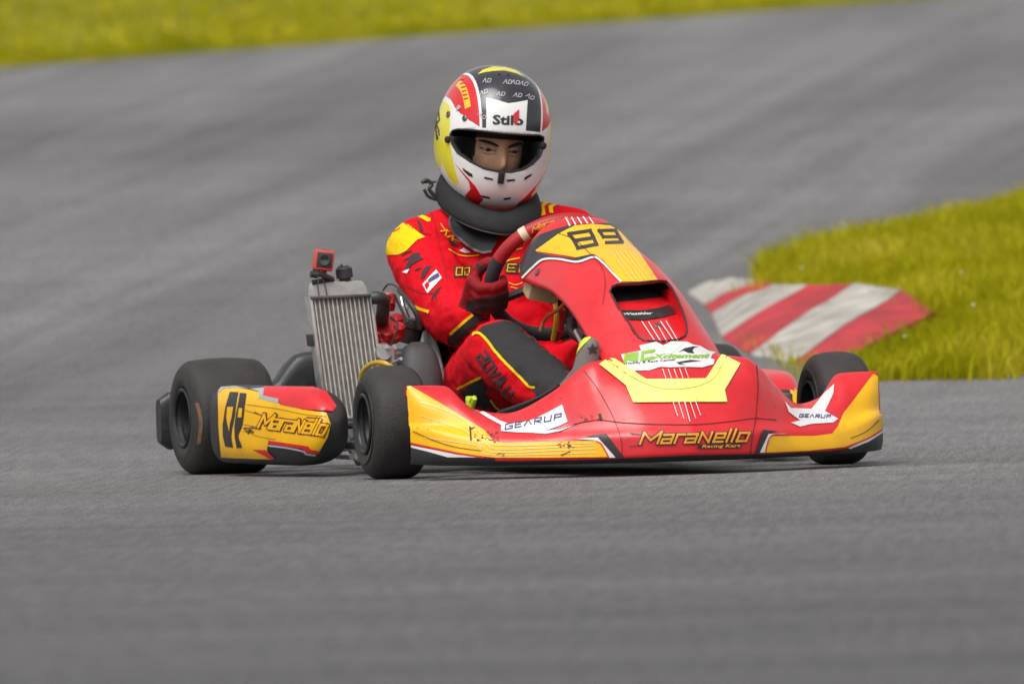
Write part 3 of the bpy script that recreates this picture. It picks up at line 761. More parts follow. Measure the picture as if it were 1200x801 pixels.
for k in range(46):
    x = rs.uniform(640, 960); y = rs.uniform(505, 533) if rs.random() < .6 else rs.uniform(455, 505); a_ = rs.uniform(-.4, .3); L_ = rs.uniform(.4, 2.2); chips += strokes([(x, y), (x+L_*math.cos(a_), y+L_*math.sin(a_))], rs.uniform(.3, .6))
decal('scuff_marks', chips, nose_b, pmat('chip_dark_red', (.22, .03, .03), .7), NP, .0010, 4)
# seam lines of the nose
decals('seam', [curve_strip([(672, 497), (700, 492), (730, 495), (770, 497), (820, 497), (860, 493), (884, 490), (910, 492)], .8), curve_strip(Z(680, 380, 5, [(20, 270), (90, 360), (150, 460), (205, 570), (240, 680), (245, 770)]), .7), curve_strip(z7([(548, 170), (556, 260), (552, 340), (545, 420), (530, 500), (522, 570)]), .7), curve_strip([(655, 506), (664, 501), (680, 495), (690, 493)], .8)], nose_b, M['seam'], NP, .0010, 3)
# lettering on the chin
b0, b1 = (750, 519.6), (874, 516.4)
decal('lettering_outline', stext('MaraNello', b0, b1, 12.8, 4.4, .45), nose_b, M['black_st'], NP, .0018, 3)
decal('lettering', stext('MaraNello', b0, b1, 12.8, 2.4, .45), nose_b, M['orange'], NP, .0026, 3)
decal('lettering_outline', [Z(680, 380, 5, [(700, 700), (950, 695), (935, 722), (680, 727)])], nose_b, M['black_st'], NP, .0019, 3)
tdecal('lettering', btext('Racing Kart', (822, 524.2), (867, 523.4), 3.4, .02, .2), nose_b, M['orange'], NP, .0030)
decals('lettering_outline', strokes([(739, 508), (757, 509)], .9)+strokes([(738, 523), (753, 521)], .9), nose_b, M['black_st'], NP, .0018, 3)
# neon tape joining panel and nose
z5 = lambda p: Z(680, 380, 5.0, p)
tape = z5([(110, 235), (165, 197), (205, 205), (385, 322), (735, 318), (830, 175), (938, 230), (845, 385), (860, 455), (310, 458), (275, 380), (268, 360)])
decal('tape', [tape], body_b, M['neon'], NP, .0022, 4, maxgap=.09)
decal('tape_crease', [curve_strip(z5([(160, 215), (230, 265), (300, 310), (430, 368), (560, 383), (700, 360), (790, 310), (832, 230)]), .9)], body_b, pmat('tape_crease', (.45, .45, .03), .6), NP, .0026, 3, maxgap=.09)
# white pin stripes
def pins(segs, bvh, par, w, off=.0022): decals('pin_stripe', [q for a, b_ in segs for q in strokes([a, b_], w, caps=False)], bvh, M['pinkline'], par, off, 4)
pins([tuple(z5(p)) for p in ([(540, 447), (570, 538)], [(573, 447), (607, 555)], [(608, 447), (642, 570)], [(640, 447), (675, 553)], [(672, 447), (703, 533)])], nose_b, NP, .85)
pins([tuple(z5(p)) for p in ([(482, 262), (501, 318)], [(514, 262), (534, 318)], [(548, 262), (568, 316)], [(580, 260), (600, 316)], [(612, 258), (632, 315)])], body_b, PP, .85)
# panel graphics
z1 = lambda p: Z(600, 230, 6.0, p)
PYEL = z1([(168, 380), (330, 265), (440, 208), (560, 197), (690, 208), (785, 262), (870, 350), (890, 390), (1022, 588), (900, 602), (775, 603), (640, 450), (572, 408), (450, 432), (380, 420), (175, 388)])
decal('charcoal_graphic', [z1([(52, 430), (100, 345), (200, 268), (320, 228), (440, 196), (700, 190), (800, 250), (880, 340), (915, 390), (885, 400), (600, 300), (165, 385), (180, 395), (290, 420), (440, 437), (560, 398), (600, 412), (580, 424), (460, 455), (330, 437), (220, 440), (72, 558), (55, 500)])], panel_b, M['black_st'], PP, .0012, holes=[PYEL], maxgap=.15)
decal('yellow_graphic', [PYEL], panel_b, M['yellow'], PP, .0014, 3, maxgap=.15)
decal('white_outline', [curve_strip(z1([(74, 575), (150, 500), (222, 446), (330, 444), (460, 464), (575, 432), (640, 472), (700, 535), (768, 605)]), 2.3)], panel_b, M['white'], PP, .0020)
decal('race_number', strokes(z1([(402, 268), (548, 246), (574, 296), (438, 316)]), 4.2, True)+strokes(z1([(438, 316), (464, 368), (594, 342), (574, 296)]), 4.2), panel_b, M['black_st'], PP, .0020, 3, maxgap=.15)
decal('race_number', strokes(z1([(746, 288), (642, 290), (612, 246), (724, 243), (772, 326), (664, 330)]), 3.8), panel_b, M['black_st'], PP, .0020, 3, maxgap=.15)
pins([tuple(z1(p)) for p in ([(380, 158), (408, 214)], [(418, 152), (448, 206)], [(458, 148), (490, 200)], [(498, 145), (532, 197)], [(535, 143), (572, 197)])], panel_b, PP, 1.6)
decals('pale_line', [q for p in ([(700, 400), (850, 600)], [(730, 395), (885, 600)], [(760, 392), (915, 598)], [(792, 392), (945, 594)], [(822, 392), (972, 592)]) for q in strokes(z1(p), .7)], panel_b, M['faint'], PP, .0024, 4)
decal('seam', [curve_strip(z1([(330, 265), (440, 310), (540, 400), (620, 480), (650, 560), (655, 640), (640, 760)]), .6)], panel_b, M['seam'], PP, .0027, 3)
# sponsor logo
z8 = lambda p: Z(720, 370, 8.571, p)
decal('sponsor_logo', [z8([(68, 390), (270, 350), (250, 300), (420, 262), (490, 300), (570, 258), (730, 262), (790, 292), (860, 305), (940, 350), (1018, 368), (980, 392), (965, 430), (1005, 440), (995, 490), (880, 520), (700, 515), (560, 520), (470, 515), (440, 520), (360, 548), (190, 555), (110, 500)])], body_b, M['white'], PP, .0014)
decals('sponsor_logo_cross', [z8([(285, 310), (420, 280), (490, 330), (570, 280), (700, 280), (570, 385), (430, 390)]), z8([(210, 535), (290, 480), (420, 490), (350, 530)])], body_b, M['palegreen'], PP, .0018)
decals('sponsor_logo_flame', [z8([(640, 370), (700, 330), (790, 310), (850, 318), (800, 325), (780, 350), (800, 380), (740, 375), (690, 352)]), z8([(620, 470), (760, 445), (870, 455), (760, 468), (660, 480), (720, 498), (650, 492)])], body_b, M['black_st'], PP, .0018, 3)
decal('lettering', stext('RC', z8([(108, 470)])[0], z8([(395, 425)])[0], 8.5, 3.6, .3), body_b, M['green'], PP, .0021, 3)
tdecal('lettering', btext('Xcitement', z8([(372, 432)])[0], z8([(955, 425)])[0], 5.0, .05, .3), body_b, M['green'], PP, .0024)
tdecal('lettering', btext('Hobby & Race Center', z8([(115, 495)])[0], z8([(620, 452)])[0], 2.6, .03, .1), body_b, M['black_st'], PP, .0022)
# duct stickers
z9 = lambda p: Z(720, 350, 15.0, p)
decal('duct_sticker', [z9([(85, 205), (500, 210), (760, 170), (960, 110), (1090, 265), (860, 330), (520, 380), (180, 370)])], floor_b, M['black_st'], (kart, panel), .0015, 3)
tdecal('lettering', btext('Weathler', z9([(150, 300)])[0], z9([(670, 285)])[0], 2.6, .03, .1), floor_b, M['white'], (kart, panel), .0024)
pins([tuple(Z(720, 370, 8.571, p)) for p in ([(275, 62), (400, 250)], [(340, 65), (465, 265)], [(440, 108), (525, 265)], [(460, 60), (590, 250)], [(515, 55), (632, 250)])], bvh_of(fl_mb, panel_mb), PP, 1.1)
mb = MB(); c_ = U(770, 381.5, l=0); h_, n_, _, _ = floor_b.ray_cast(CAM_K, kray(770, 382))
if h_:
    mb.lathe([(0, .008), (.003, .008), (.004, .005), (.004, .0001)], h_, (.62, 0, .78), 14); mb.obj('duct_bolt', M['steel'], PP)
h_, n_, _, _ = panel_b.ray_cast(CAM_K, kray(630, 319))
if h_:
    if n_.x < 0: n_ = -n_
    mb = MB(); mb.lathe([(0, .009), (.003, .009), (.004, .005), (.004, .0001)], h_, n_, 14); mb.obj('panel_bolt', M['steel'], PP)

# --- wheels
def wheel(f, l, rad, wid, rimr, side, steer=0.0):
    """side -1 right, +1 left ; returns wheel part with tyre and rim below it"""
    ax = Vector((math.sin(-steer)*0+0, 1, 0)); ax = Vector((-math.sin(steer), math.cos(steer), 0))*1.0
    c = Vector((f, l, rad-.003)); h = wid/2
    e = bpy.data.objects.new('wheel', None); col.objects.link(e); e.parent = kart.o; e.location = c-kart.base; e.empty_display_size = .05
    holder = Root.__new__(Root); holder.o = e; holder.base = c
    # tyre profile (axis, radius)
    sh = .034
    pr = [(-h+.020, rimr), (-h+.010, rimr+.002), (-h+.003, rimr+.012), (-h, rimr+.028), (-h+.003, rad-sh-.004)]
    for k in range(1, 8):
        a = k/8*math.pi/2; pr.append((-h+.003+sh*(1-math.cos(a))*.9, rad-sh-.004+(sh)*math.sin(a)))
    pr += [(-h*.35, rad-.001), (0, rad), (h*.35, rad-.001)]
    pr = pr + [(-a, r) for a, r in pr[:-3][::-1]]
    pr += [(h-.022, rimr-.002), (-h+.022, rimr-.002), pr[0]]
    t = MB(); t.lathe(pr, c, ax, 72); t.obj('tyre', M['tyre'], holder, sharp=60)
    s = side
    o_ = h*.93
    rp = [(o_+.002, rimr-.004), (o_+.006, rimr+.001), (o_+.003, rimr+.005), (o_-.012, rimr+.001), (o_-.016, rimr-.006), (o_*.45, rimr-.010), (o_*.30, rimr-.016), (o_*.26, .030), (o_*.5, .028), (o_*.5, .020), (o_*.30, .019), (o_*.28, .0005)]
    rm = MB(); rm.lathe([(a*s, r) for a, r in rp], c, ax, 48)
    rp2 = [(-o_-.004, rimr-.004), (-o_-.006, rimr+.002), (-o_+.012, rimr+.001), (-o_+.016, rimr-.006), (o_*.2, rimr-.012), (o_*.18, .02), (-.0, .018), (0.0, .0005)]
    rm.lathe([(a*s, r) for a, r in rp2], c, ax, 48)
    ro = rm.obj('rim', M['rim'], holder, sharp=35)
    for k in range(3):
        a = k*2.094+.5; u_ = Vector((1, 0, 0)) - ax*ax.x; u_.normalize(); v_ = ax.cross(u_)
        p = c + ax*s*o_*.30 + (u_*math.cos(a)+v_*math.sin(a))*.040
        bm_ = MB(); bm_.lathe([(0, .006), (.006*1, .006), (.008, .003), (.008, .0002)], p, ax*s, 6); bm_.obj('wheel_nut', M['alu'], holder)
    return t, holder, c
wFR = wheel(.015, -.524, .130, .135, .064, -1, R(-3)); wFL = wheel(.015, .540, .130, .135, .064, 1, R(-3))
wRR = wheel(-1.055, -.600, .1365, .205, .064, -1); wRL = wheel(-1.055, .560, .1365, .205, .064, 1)
decal('sidewall_mark', [curve_strip([(434, 515), (433.5, 523), (431.5, 532)], 2.4)], bvh_of(wFR[0]), pmat('yellow_sidewall_mark', (.30, .24, .06), .7, var=.3), wFR[1], .001, 2)
decal('sidewall_mark', [curve_strip([(231, 472), (234.5, 485), (235.5, 500), (233, 520)], 4.5)], bvh_of(wRR[0]), M['tread'], wRR[1], .001, 3)

# --- side pods
def pod_rows(sgn):
    rows = []; N = 40; n = 36
    for i in range(N+1):
        s = i/N; f = -.866 + (.866-.345)*s**.95
        k = 1.0 if s < .62 else math.sqrt(max(0.0, 1-((s-.62)/.38)**2.3))
        k = max(k, .03)
        oc = .688 - .112*s**1.7                         # outer face
        b_ = .056*(.35+.65*k); hz = (.090+.002*s)*(.10+.90*k)
        lc = oc - b_; zc = .120 - .006*s
        row = []
        for j in range(n):
            a = 2*math.pi*j/n; ca, sa = math.cos(a), math.sin(a); e = .62
            row.append(Vector((f, sgn*(lc + b_*math.copysign(abs(ca)**e, ca)), zc + hz*math.copysign(abs(sa)**e, sa))))
        rows.append(row)
    return rows
pods = {}
for sgn in (-1, 1):
    pm = MB(); pm.grid(pod_rows(sgn), True, True, True, flip=(sgn > 0)); pods[sgn] = (pm, pm.obj('side_pod', M['blacksh'], kart, sharp=60))
pb = bvh_of(pods[-1][0]); SP = (kart, pods[-1][1]); zp = lambda p: Z(240, 440, 6.675, p)
decal('yellow_graphic', [zp([(105, 135), (125, 100), (170, 92), (240, 95), (350, 112), (430, 130), (425, 180), (580, 215), (770, 265), (950, 290), (985, 380), (960, 480), (890, 605), (800, 575), (500, 510), (490, 580), (520, 653), (130, 638), (110, 400)])], pb, M['yellow'], SP, .0012)
decals('red_graphic', [zp([(465, 88), (850, 90), (950, 125), (1030, 240), (1000, 280), (770, 262), (590, 225), (580, 180), (460, 155)]), zp([(500, 505), (810, 550), (830, 575), (905, 590), (880, 612), (790, 595), (770, 570), (500, 530)]), zp([(375, 575), (480, 580), (548, 640), (525, 656), (500, 640)])], pb, M['red'], SP, .0018)
decals('grey_graphic', [zp([(355, 105), (465, 95), (460, 155), (580, 180), (580, 218), (430, 180), (425, 125)]), curve_strip(zp([(500, 545), (640, 562), (768, 588), (795, 608), (870, 620)]), 2.2), zp([(108, 120), (130, 90), (240, 84), (350, 104), (240, 97), (150, 102), (112, 140)])], pb, M['grey_st'], SP, .0017)
decal('race_number', [zp([(200, 128), (268, 130), (248, 240), (238, 330), (218, 420), (212, 480), (226, 560), (165, 552), (145, 470), (145, 380), (165, 250), (185, 180)]), zp([(278, 135), (332, 140), (318, 230), (308, 330), (296, 400), (268, 460), (268, 480), (298, 560), (255, 565), (238, 480), (236, 400), (248, 300), (268, 200)])], pb, M['black_st'], SP, .0019, 3,
      holes=[zp([(178, 240), (228, 240), (215, 320), (200, 380), (196, 440), (180, 380), (170, 320)]), zp([(268, 250), (298, 250), (292, 325), (260, 325)])])
decal('lettering_outline', stext('MaraNello', zp([(425, 400)])[0], zp([(925, 462)])[0], 16.0, 5.0, .35), pb, M['brown_st'], SP, .0020, 3)
decal('lettering', stext('MaraNello', zp([(425, 400)])[0], zp([(925, 462)])[0], 16.0, 2.6, .35), pb, M['yellow'], SP, .0028, 3)
decals('lettering_outline', strokes(zp([(395, 285), (470, 320)]), 1.2)+strokes(zp([(370, 405), (440, 412)]), 1.6)+strokes(zp([(800, 325), (880, 330)]), 1.0), pb, M['brown_st'], SP, .0022, 3)
decals('pale_line', [q for p in ([(330, 225), (580, 260), (770, 300), (945, 320)], [(320, 270), (420, 300)], [(300, 380), (420, 400)], [(380, 465), (560, 500)]) for q in [curve_strip(zp(p), .5)]], pb, M['ink'], SP, .0020, 3)
decal('scuff_marks', [q for k in range(14) for q in strokes([(286+rs.uniform(0, 10), 500+rs.uniform(0, 9)), (288+rs.uniform(0, 12), 500+rs.uniform(0, 9))], rs.uniform(.4, .9))], pb, M['ink'], SP, .0024, 3)
# left pod gets the same colours, laid out by position
pl_mb, pl_o = pods[1]
for m_ in (M['red'], M['yellow']): pl_o.data.materials.append(m_)
for p in pl_o.data.polygons:
    c = p.center
    if c.z > .165: p.material_index = 1
    elif c.z > .07 and c.y > .56: p.material_index = 2
# --- rear bumper
mb = MB()
rowsb = []
for i in range(61):
    l = -.677 + 1.354*i/60; a = abs(l); zt = .185 + .085*math.exp(-((a-.27)/.10)**4) if a < .5 else .185
    zt = .190 + .085*(1/(1+math.exp((a-.37)/.014))); zb = .055; d = .055 if a > .60 else .075
    fc = -1.335 + .10*max(0, (a-.45))**1.0*.6
    e = max(0.0, (a-.65)/.027); sq = 1-.25*e*e
    row = []
    for k in range(20):
        t = 2*math.pi*k/20; cx, sz = math.cos(t), math.sin(t); row.append(Vector((fc + d/2*math.copysign(abs(cx)**.5, cx)*sq, l, (zt+zb)/2 + (zt-zb)/2*math.copysign(abs(sz)**.45, sz)*sq)))
    rowsb.append(row)
mb.grid(rowsb, True, True, True); mb.obj('rear_bumper', M['blacksh'], kart, sharp=50)
# --- chassis
ch = MB(); zc = .060
for s in (-1, 1):
    ch.tube([(-1.28, s*.30, zc+.02), (-1.0, s*.31, zc), (-.6, s*.32, zc-.005), (-.2, s*.24, zc-.005), (.05, s*.20, zc), (.36, s*.17, zc), (.48, s*.10, zc)], .015, 10)
    ch.tube([(-.2, s*.24, zc), (-.06, s*.36, zc), (0, s*.42, .10)], .014, 10)
    ch.tube([(-.80, s*.32, zc), (-.80, s*.50, zc+.01), (-.60, s*.52, zc+.01), (-.42, s*.47, zc+.01), (-.38, s*.30, zc)], .010, 8)
    ch.tube([(-.80, s*.32, zc+.05), (-.78, s*.50, zc+.055), (-.44, s*.46, zc+.055), (-.40, s*.30, zc+.05)], .009, 8)
    ch.tube([(-1.05, s*.30, zc), (-1.05, s*.30, .1365)], .022, 10, sub=2)
for f in (-1.2, -.32, .10): ch.tube([(f, -.29 if f < -.3 else -.19, zc), (f, .29 if f < -.3 else .19, zc)], .014, 8, sub=2)
ch.obj('frame', M['steel'], kart)
mb = MB(); mb.tube([(-1.05, -.60, .1335), (-1.05, .60, .1335)], .024, 16, sub=2); mb.obj('rear_axle', M['steel'], kart)
for s in (-1, 1):
    mb = MB(); mb.tube([(0, s*.40, .127), (0, s*.54, .127)], .012, 10, sub=2); mb.box((0, s*.42, .115), (.02, .016, .05), bev=.004); mb.tube([(-.02, s*.43, .11), (-.10, s*.40, .105), (-.12, s*.05, .13)], .006, 8); mb.obj('stub_axle', M['steel'], kart)
mb = MB(); mb.box((-.05, 0, .042), (.42, .19, .0015)); mb.obj('floor_tray', M['alu'], kart, False)
mb = MB()
for s in (-1, 1): mb.tube([(.14, s*.17, zc), (.30, s*.17, .075), (.50, s*.13, .08), (.535, s*.05, .085)], .010, 8)
mb.tube([(.535, -.05, .085), (.535, .05, .085)], .010, 8, sub=2)
for s in (-1, 1): mb.tube([(.20, s*.17, zc), (.34, s*.165, .15), (.42, s*.12, .17), (.42, 0, .17)], .008, 8)
mb.obj('front_bumper', M['steel'], kart)
# grey stay between pod and front wheel, silver tube ends
mb = MB(); mb.tube([U(402, 508, l=-.42), U(421, 541, l=-.42)], .0105, 10, sub=2); mb.tube([U(421, 540, l=-.42), U(470, 541, l=-.36)], .006, 8, sub=2); mb.obj('pod_stay', M['seat'], kart)
mb = MB(); mb.tube([U(394, 534, l=-.45), U(412, 535, l=-.45)], .007, 10, sub=2); mb.obj('frame_clamp', M['alu'], kart); mb = MB(); mb.tube([U(397, 526.5, l=-.40), U(405, 526.5, l=-.40)], .005, 10, sub=2); mb.obj('frame_clamp', M['alu'], kart)
# --- seat
SEC = [((-.955, .47), .15, (-.90, .47)), ((-.945, .34), .200, (-.78, .385)), ((-.90, .16), .212, (-.690, .350)), ((-.78, .065), .212, (-.610, .270)), ((-.62, .050), .205, (-.545, .165)), ((-.50, .058), .190, (-.47, .120)), ((-.42, .08), .155, (-.41, .10))]
rowsS = []
for v in np.linspace(0, 6, 37):
    k = range(7); c = [pchip(k, [p[0][i] for p in SEC], [v])[0] for i in (0, 1)]; w = pchip(k, [p[1] for p in SEC], [v])[0]; e = [pchip(k, [p[2][i] for p in SEC], [v])[0] for i in (0, 1)]
    rowsS.append([Vector((c[0]+(e[0]-c[0])*abs(t)**2.6, w*math.copysign(abs(t)**.75, t), c[1]+(e[1]-c[1])*abs(t)**2.6)) for t in np.linspace(-1, 1, 31)])
mb = MB(); mb.grid(rowsS); seat = mb.obj('seat', M['seat'], kart, sharp=70)
so = seat.modifiers.new('shell', 'SOLIDIFY'); so.thickness = .006; so.offset = 1
rimp = [r[0] for r in rowsS]
mb = MB(); mb.tube(rimp[2:], .0055, 8, sub=1); mb.tube([r[-1] for r in rowsS][2:], .0055, 8, sub=1); mb.obj('seat_edge', M['seat'], (kart, seat))
# --- steering
WC = Vector((-.352, 0, .441)); WR = .160; TH = R(35)
wup = Vector((math.sin(TH), 0, math.cos(TH))); wlf = Vector((0, 1, 0)); wnb = Vector((-math.cos(TH), 0, math.sin(TH)))
def wpt(a, r=WR): return WC + wlf*(r*math.cos(a)) + wup*(r*math.sin(a))
swe = bpy.data.objects.new('steering_wheel', None); col.objects.link(swe); swe.parent = kart.o; swe.location = WC-kart.base; swe.empty_display_size = .05
swr = Root.__new__(Root); swr.o = swe; swr.base = WC
def arc(a0, a1, n=20): return [wpt(R(a0+(a1-a0)*i/n)) for i in range(n+1)]
mb = MB(); mb.tube(arc(38, 160), .0165, 14, sub=1); rim_up = mb.obj('rim_cover', M['redmetal'], swr); rim_b = bvh_of(mb)
rim_up.data.materials[0] = pmat('red_leather_rim', (.36, .012, .016), .45, var=.15)
mb = MB(); mb.tube(arc(160, 398, 40), .0165, 14, sub=1); mb.obj('rim', pmat('black_suede_rim', (.03, .03, .032), .8, var=.2), swr)
mb = MB(); mb.tube(arc(126, 132, 3), .0175, 14, sub=1); mb.obj('rim_band', pmat('cream_band', (.62, .52, .36), .5), swr)
mb = MB()
for a in (90, 205, 335): mb.tube([WC, wpt(R(a), WR*.98)], .010, 8, sub=3)
mb.lathe([(-.012, .0001), (-.012, .04), (.012, .04), (.012, .0001)], WC, wnb, 20)
mb.obj('spokes', M['blacksh'], swr)
def kpx(p):
    w = Vector((p.x*SA + p.y*CA, -p.x*CA + p.y*SA, p.z)) - CAM; d = w.dot(cf); return (600+FPX*w.dot(cr)/d, 400.5-FPX*w.dot(cu)/d)
ang = 122.0
for ch_l in 'MaraNello':
    ad_ = G[ch_l][0]*5.6; q0 = kpx(wpt(R(ang), WR+.004)-wnb*.008); q1 = kpx(wpt(R(ang-ad_*.8), WR+.004)-wnb*.008); ang -= ad_
    decal('lettering', stext(ch_l, (q0[0], q0[1]+2.0), (q1[0], q1[1]+2.0), 5.6, 1.3, .2, up=(.1, -1)), rim_b, M['orange'], swr, .0012, 2)
mb = MB(); ce = Vector((.18, 0, .13)); mb.tube([WC-wnb*.01, ce], .0105, 12, sub=2); mb.obj('steering_column', M['steel'], kart)
# display housing, hoses and clutter under the panel
mb = MB(); p = U(634, 341, l=-.10); mb.box(p, (.03, .036, .018), Matrix.Rotation(R(-12), 3, 'X') @ Matrix.Rotation(R(20), 3, 'Y'), bev=.008); mb.obj('display_housing', M['beige'], kart)
mb = MB(); mb.tube([U(646, 347, l=-.08), U(662, 352, l=-.08), U(655, 362, l=-.08), U(640, 372, l=-.08), U(633, 388, l=-.09)], .0045, 8); mb.obj('brake_hose', M['brass'], kart)
mb = MB(); mb.tube([U(650, 352, l=-.02), U(652, 372, l=-.02), U(648, 398, l=-.02)], .006, 8); mb.obj('yellow_strap', pmat('yellow_webbing', (.6, .36, .01), .6), kart)
mb = MB(); mb.tube([U(660, 362, l=.0), U(657, 384, l=.0)], .007, 8, sub=2); mb.tube([U(657, 384, l=.0), U(650, 396, l=.0)], .011, 8, sub=2); mb.obj('brake_cylinder', M['redmetal'], kart)
mb = MB(); mb.tube([U(671, 372, l=-.06), U(673, 388, l=-.06), U(690, 402, l=-.06)], [.013, .016, .013], 10); mb.obj('column_bearing', M['blacksh'], kart)
mb = MB(); mb.tube([U(676, 388, l=-.07), U(688, 412, l=-.07)], .0085, 12, sub=2); mb.obj('steering_shaft', M['alu'], kart)
mb = MB(); mb.box((-.13, 0, .135), (.13, .105, .075), bev=.02); mb.obj('fuel_tank', pmat('grey_tank', (.12, .115, .11), .5, var=.1), kart)
for s in (-1, 1):
    mb = MB(); mb.tube([(.36, s*.16, .06), (.38, s*.16, .13), (.395, s*.16, .20)], .007, 8); mb.tube([(.395, s*.13, .20), (.395, s*.19, .20)], .008, 8, sub=2); mb.obj('pedal', M['steel'], kart)
# dark floor edge rail seen beside the leg
mb = MB(); mb.tube([U(585, 484, l=-.26), U(625, 470, l=-.25), U(655, 453, l=-.22)], .007, 8); mb.obj('bumper_tube', M['blacksh'], kart)
mb = MB(); mb.box(U(551, 470, l=-.30), (.007, .010, .012), bev=.004); mb.tube([U(548, 474, l=-.30), U(556, 466, l=-.30), U(553, 478, l=-.30)], .006, 8); mb.obj('lime_tie', M['lime'], kart)
# --- radiator
RF = -.56
TL, TR, BL = U(364, 349, f=RF), U(434, 346, f=RF), U(383, 490, f=RF)
ex = TR-TL; ey = BL-TL; en = Vector((1, 0, 0)); BR = BL+ex
rad = bpy.data.objects.new('radiator', None); col.objects.link(rad); rad.parent = kart.o; rad.location = BL-kart.base; rad.empty_display_size = .05
rr_ = Root.__new__(Root); rr_.o = rad; rr_.base = BL.copy()
def rp(u, v, d=0.0): return TL + ex*u + ey*v + en*d
mb = MB(); q = [rp(.03, .0), rp(.97, .0), rp(.97, 1), rp(.03, 1)]; bk = [p-en*.034 for p in q]
mb.add(q+bk, [(0, 1, 2, 3), (7, 6, 5, 4), (0, 4, 5, 1), (1, 5, 6, 2), (2, 6, 7, 3), (3, 7, 4, 0)]); mb.obj('core', M['fin'], rr_, False)
mb = MB()
for k in range(13):
    u = .06+.88*k/12; a, b_ = rp(u, .0), rp(u, 1.0); w = .0013
    dv = ex.normalized()*w
    mb.add([a-dv, a+dv, b_+dv, b_-dv, a-dv+en*.003, a+dv+en*.003, b_+dv+en*.003, b_-dv+en*.003], [(4, 7, 6, 5), (0, 4, 5, 1), (3, 2, 6, 7), (0, 3, 7, 4), (1, 5, 6, 2)])
t_ = mb.obj('tubes', M['fintube'], rr_, False); t_['kind'] = 'stuff'
for u in (0.0, 1.0):
    mb = MB(); a, b_ = rp(u, -.01, -.017), rp(u, 1.0, -.017); d = (b_-a)
    xm = ex.normalized(); ym = d.normalized(); zm = xm.cross(ym).normalized(); rm_ = Matrix((xm, zm, ym)).transposed()
    mb.box((a+b_)/2, (.0035, .021, d.length/2), rm_, bev=.001); mb.obj('side_plate', M['alu'], rr_)
xm = ex.normalized(); ym = ey.normalized(); zm = xm.cross(ym).normalized(); RM = Matrix((xm, zm, ym)).transposed()
def tank(v0, v1, name, inset0, inset1):
    mb = MB(); rows = []
    prof = [(v0, inset0+.05), (v0+(v1-v0)*.12, inset0+.012), (v0+(v1-v0)*.4, inset0*.6), (v0+(v1-v0)*.8, inset1), (v1, inset1)]
    for v, ins in prof:
        row = []
        for cx, cy in ((0, 0), (.04, -1), (.5, -1.12), (.96, -1), (1, 0), (.96, 1), (.5, 1.12), (.04, 1)):
            row.append(rp(ins+cx*(1-2*ins), v, -.017+cy*.019*(1-ins)))
        rows.append(row)
    mb.grid(rows, True, True, True); mb.obj(name, M['alutank'], rr_, sharp=45)
tank(-.125, -.006, 'top_tank', .04, .0); tank(1.10, 1.006, 'bottom_tank', .03, .0)
mb = MB(); a = rp(-.01, 0.0, .006); mb.box(rp(.5, -.002, -.015), (ex.length*.515, .026, .0035), RM, bev=.001); mb.obj('header_plate', M['steel'], rr_)
mb = MB(); mb.box(rp(.5, 1.003, -.015), (ex.length*.515, .026, .003), RM, bev=.001); mb.obj('header_plate', M['alu'], rr_)
cpz = rp(.64, -.135, -.012); upv = -ym
mb = MB(); mb.lathe([(-.008, .0001), (-.008, .014), (.004, .014),  (.005, .0195), (.026, .0195), (.029, .016), (.029, .0001)], cpz, upv, 20); mb.tube([cpz+upv*.027-xm*.014, cpz+upv*.031+xm*.012], .0035, 8, sub=2); mb.tube([cpz+upv*.027-xm*.014, cpz+upv*.036-xm*.002], .003, 8, sub=2); mb.obj('filler_cap', M['hose'], rr_)
for k, u in enumerate((.16, .25)):
    mb = MB(); s = 1 if k else -1; mb.tube([rp(.19, -.26, .0), rp(.19+.02*s, -.18, .008), rp(.19+.06*s, -.10, .008), rp(.19+.065*s+.01, .0, .006)], .0014, 6); mb.obj('zip_tie', M['steel'], rr_)
for v in (.20, .62):
    mb = MB(); mb.box(rp(-.06, v*1.25+.1, -.02), (.006, .012, .014), RM, bev=.003); mb.obj('mount_rubber', M['hose'], rr_)
mb = MB(); mb.box(rp(1.06, .49, -.01), (.008, .012, .018), RM, bev=.004); mb.obj('mount_rubber', M['hose'], rr_)
mb = MB(); mb.tube([rp(.5, 1.1, -.02), rp(.6, 1.25, -.02), (-.55, -.38, .07)], .009, 8); mb.obj('radiator_bracket', M['steel'], rr_)
# --- engine
EC = Vector((-.70, -.335, 0))
eng = bpy.data.objects.new('engine', None); col.objects.link(eng); eng.parent = kart.o; eng.location = Vector((EC.x, EC.y, .07))-kart.base; eng.empty_display_size = .05
er = Root.__new__(Root); er.o = eng; er.base = Vector((EC.x, EC.y, .07))
mb = MB(); mb.box((-.70, -.325, .13), (.085, .065, .055), bev=.015); mb.box((-.70, -.33, .19), (.06, .06, .02), bev=.008); mb.lathe([(-.10, .0001), (-.10, .05), (-.085, .058), (-.06, .058)], (-.70, -.30, .13), (0, 1, 0), 24); mb.obj('crankcase', M['alutank'], er)
cyl = U(452, 402, l=-.33); 
mb = MB(); 
mb.lathe([(0, .05), (.028, .05)], Vector((cyl.x, cyl.y, cyl.z-.028-.02)), (0, 0, 1), 20)
for k in range(4): mb.lathe([(.008*k, .038), (.008*k, .054), (.008*k+.004, .054), (.008*k+.004, .038)], Vector((cyl.x, cyl.y, cyl.z-.05)), (0, 0, 1), 20)
mb.obj('cylinder', M['alutank'], er)
hd = U(451, 382, l=-.335); hax = Vector((.55, -.15, .8)).normalized()
mb = MB()
mb.lathe([(-.022, .0001), (-.022, .046), (-.008, .048), (-.004, .043), (.004, .040), (.010, .026), (.008, .018), (.008, .0001)], hd, hax, 28)
hx = hax.orthogonal().normalized(); hy = hax.cross(hx)
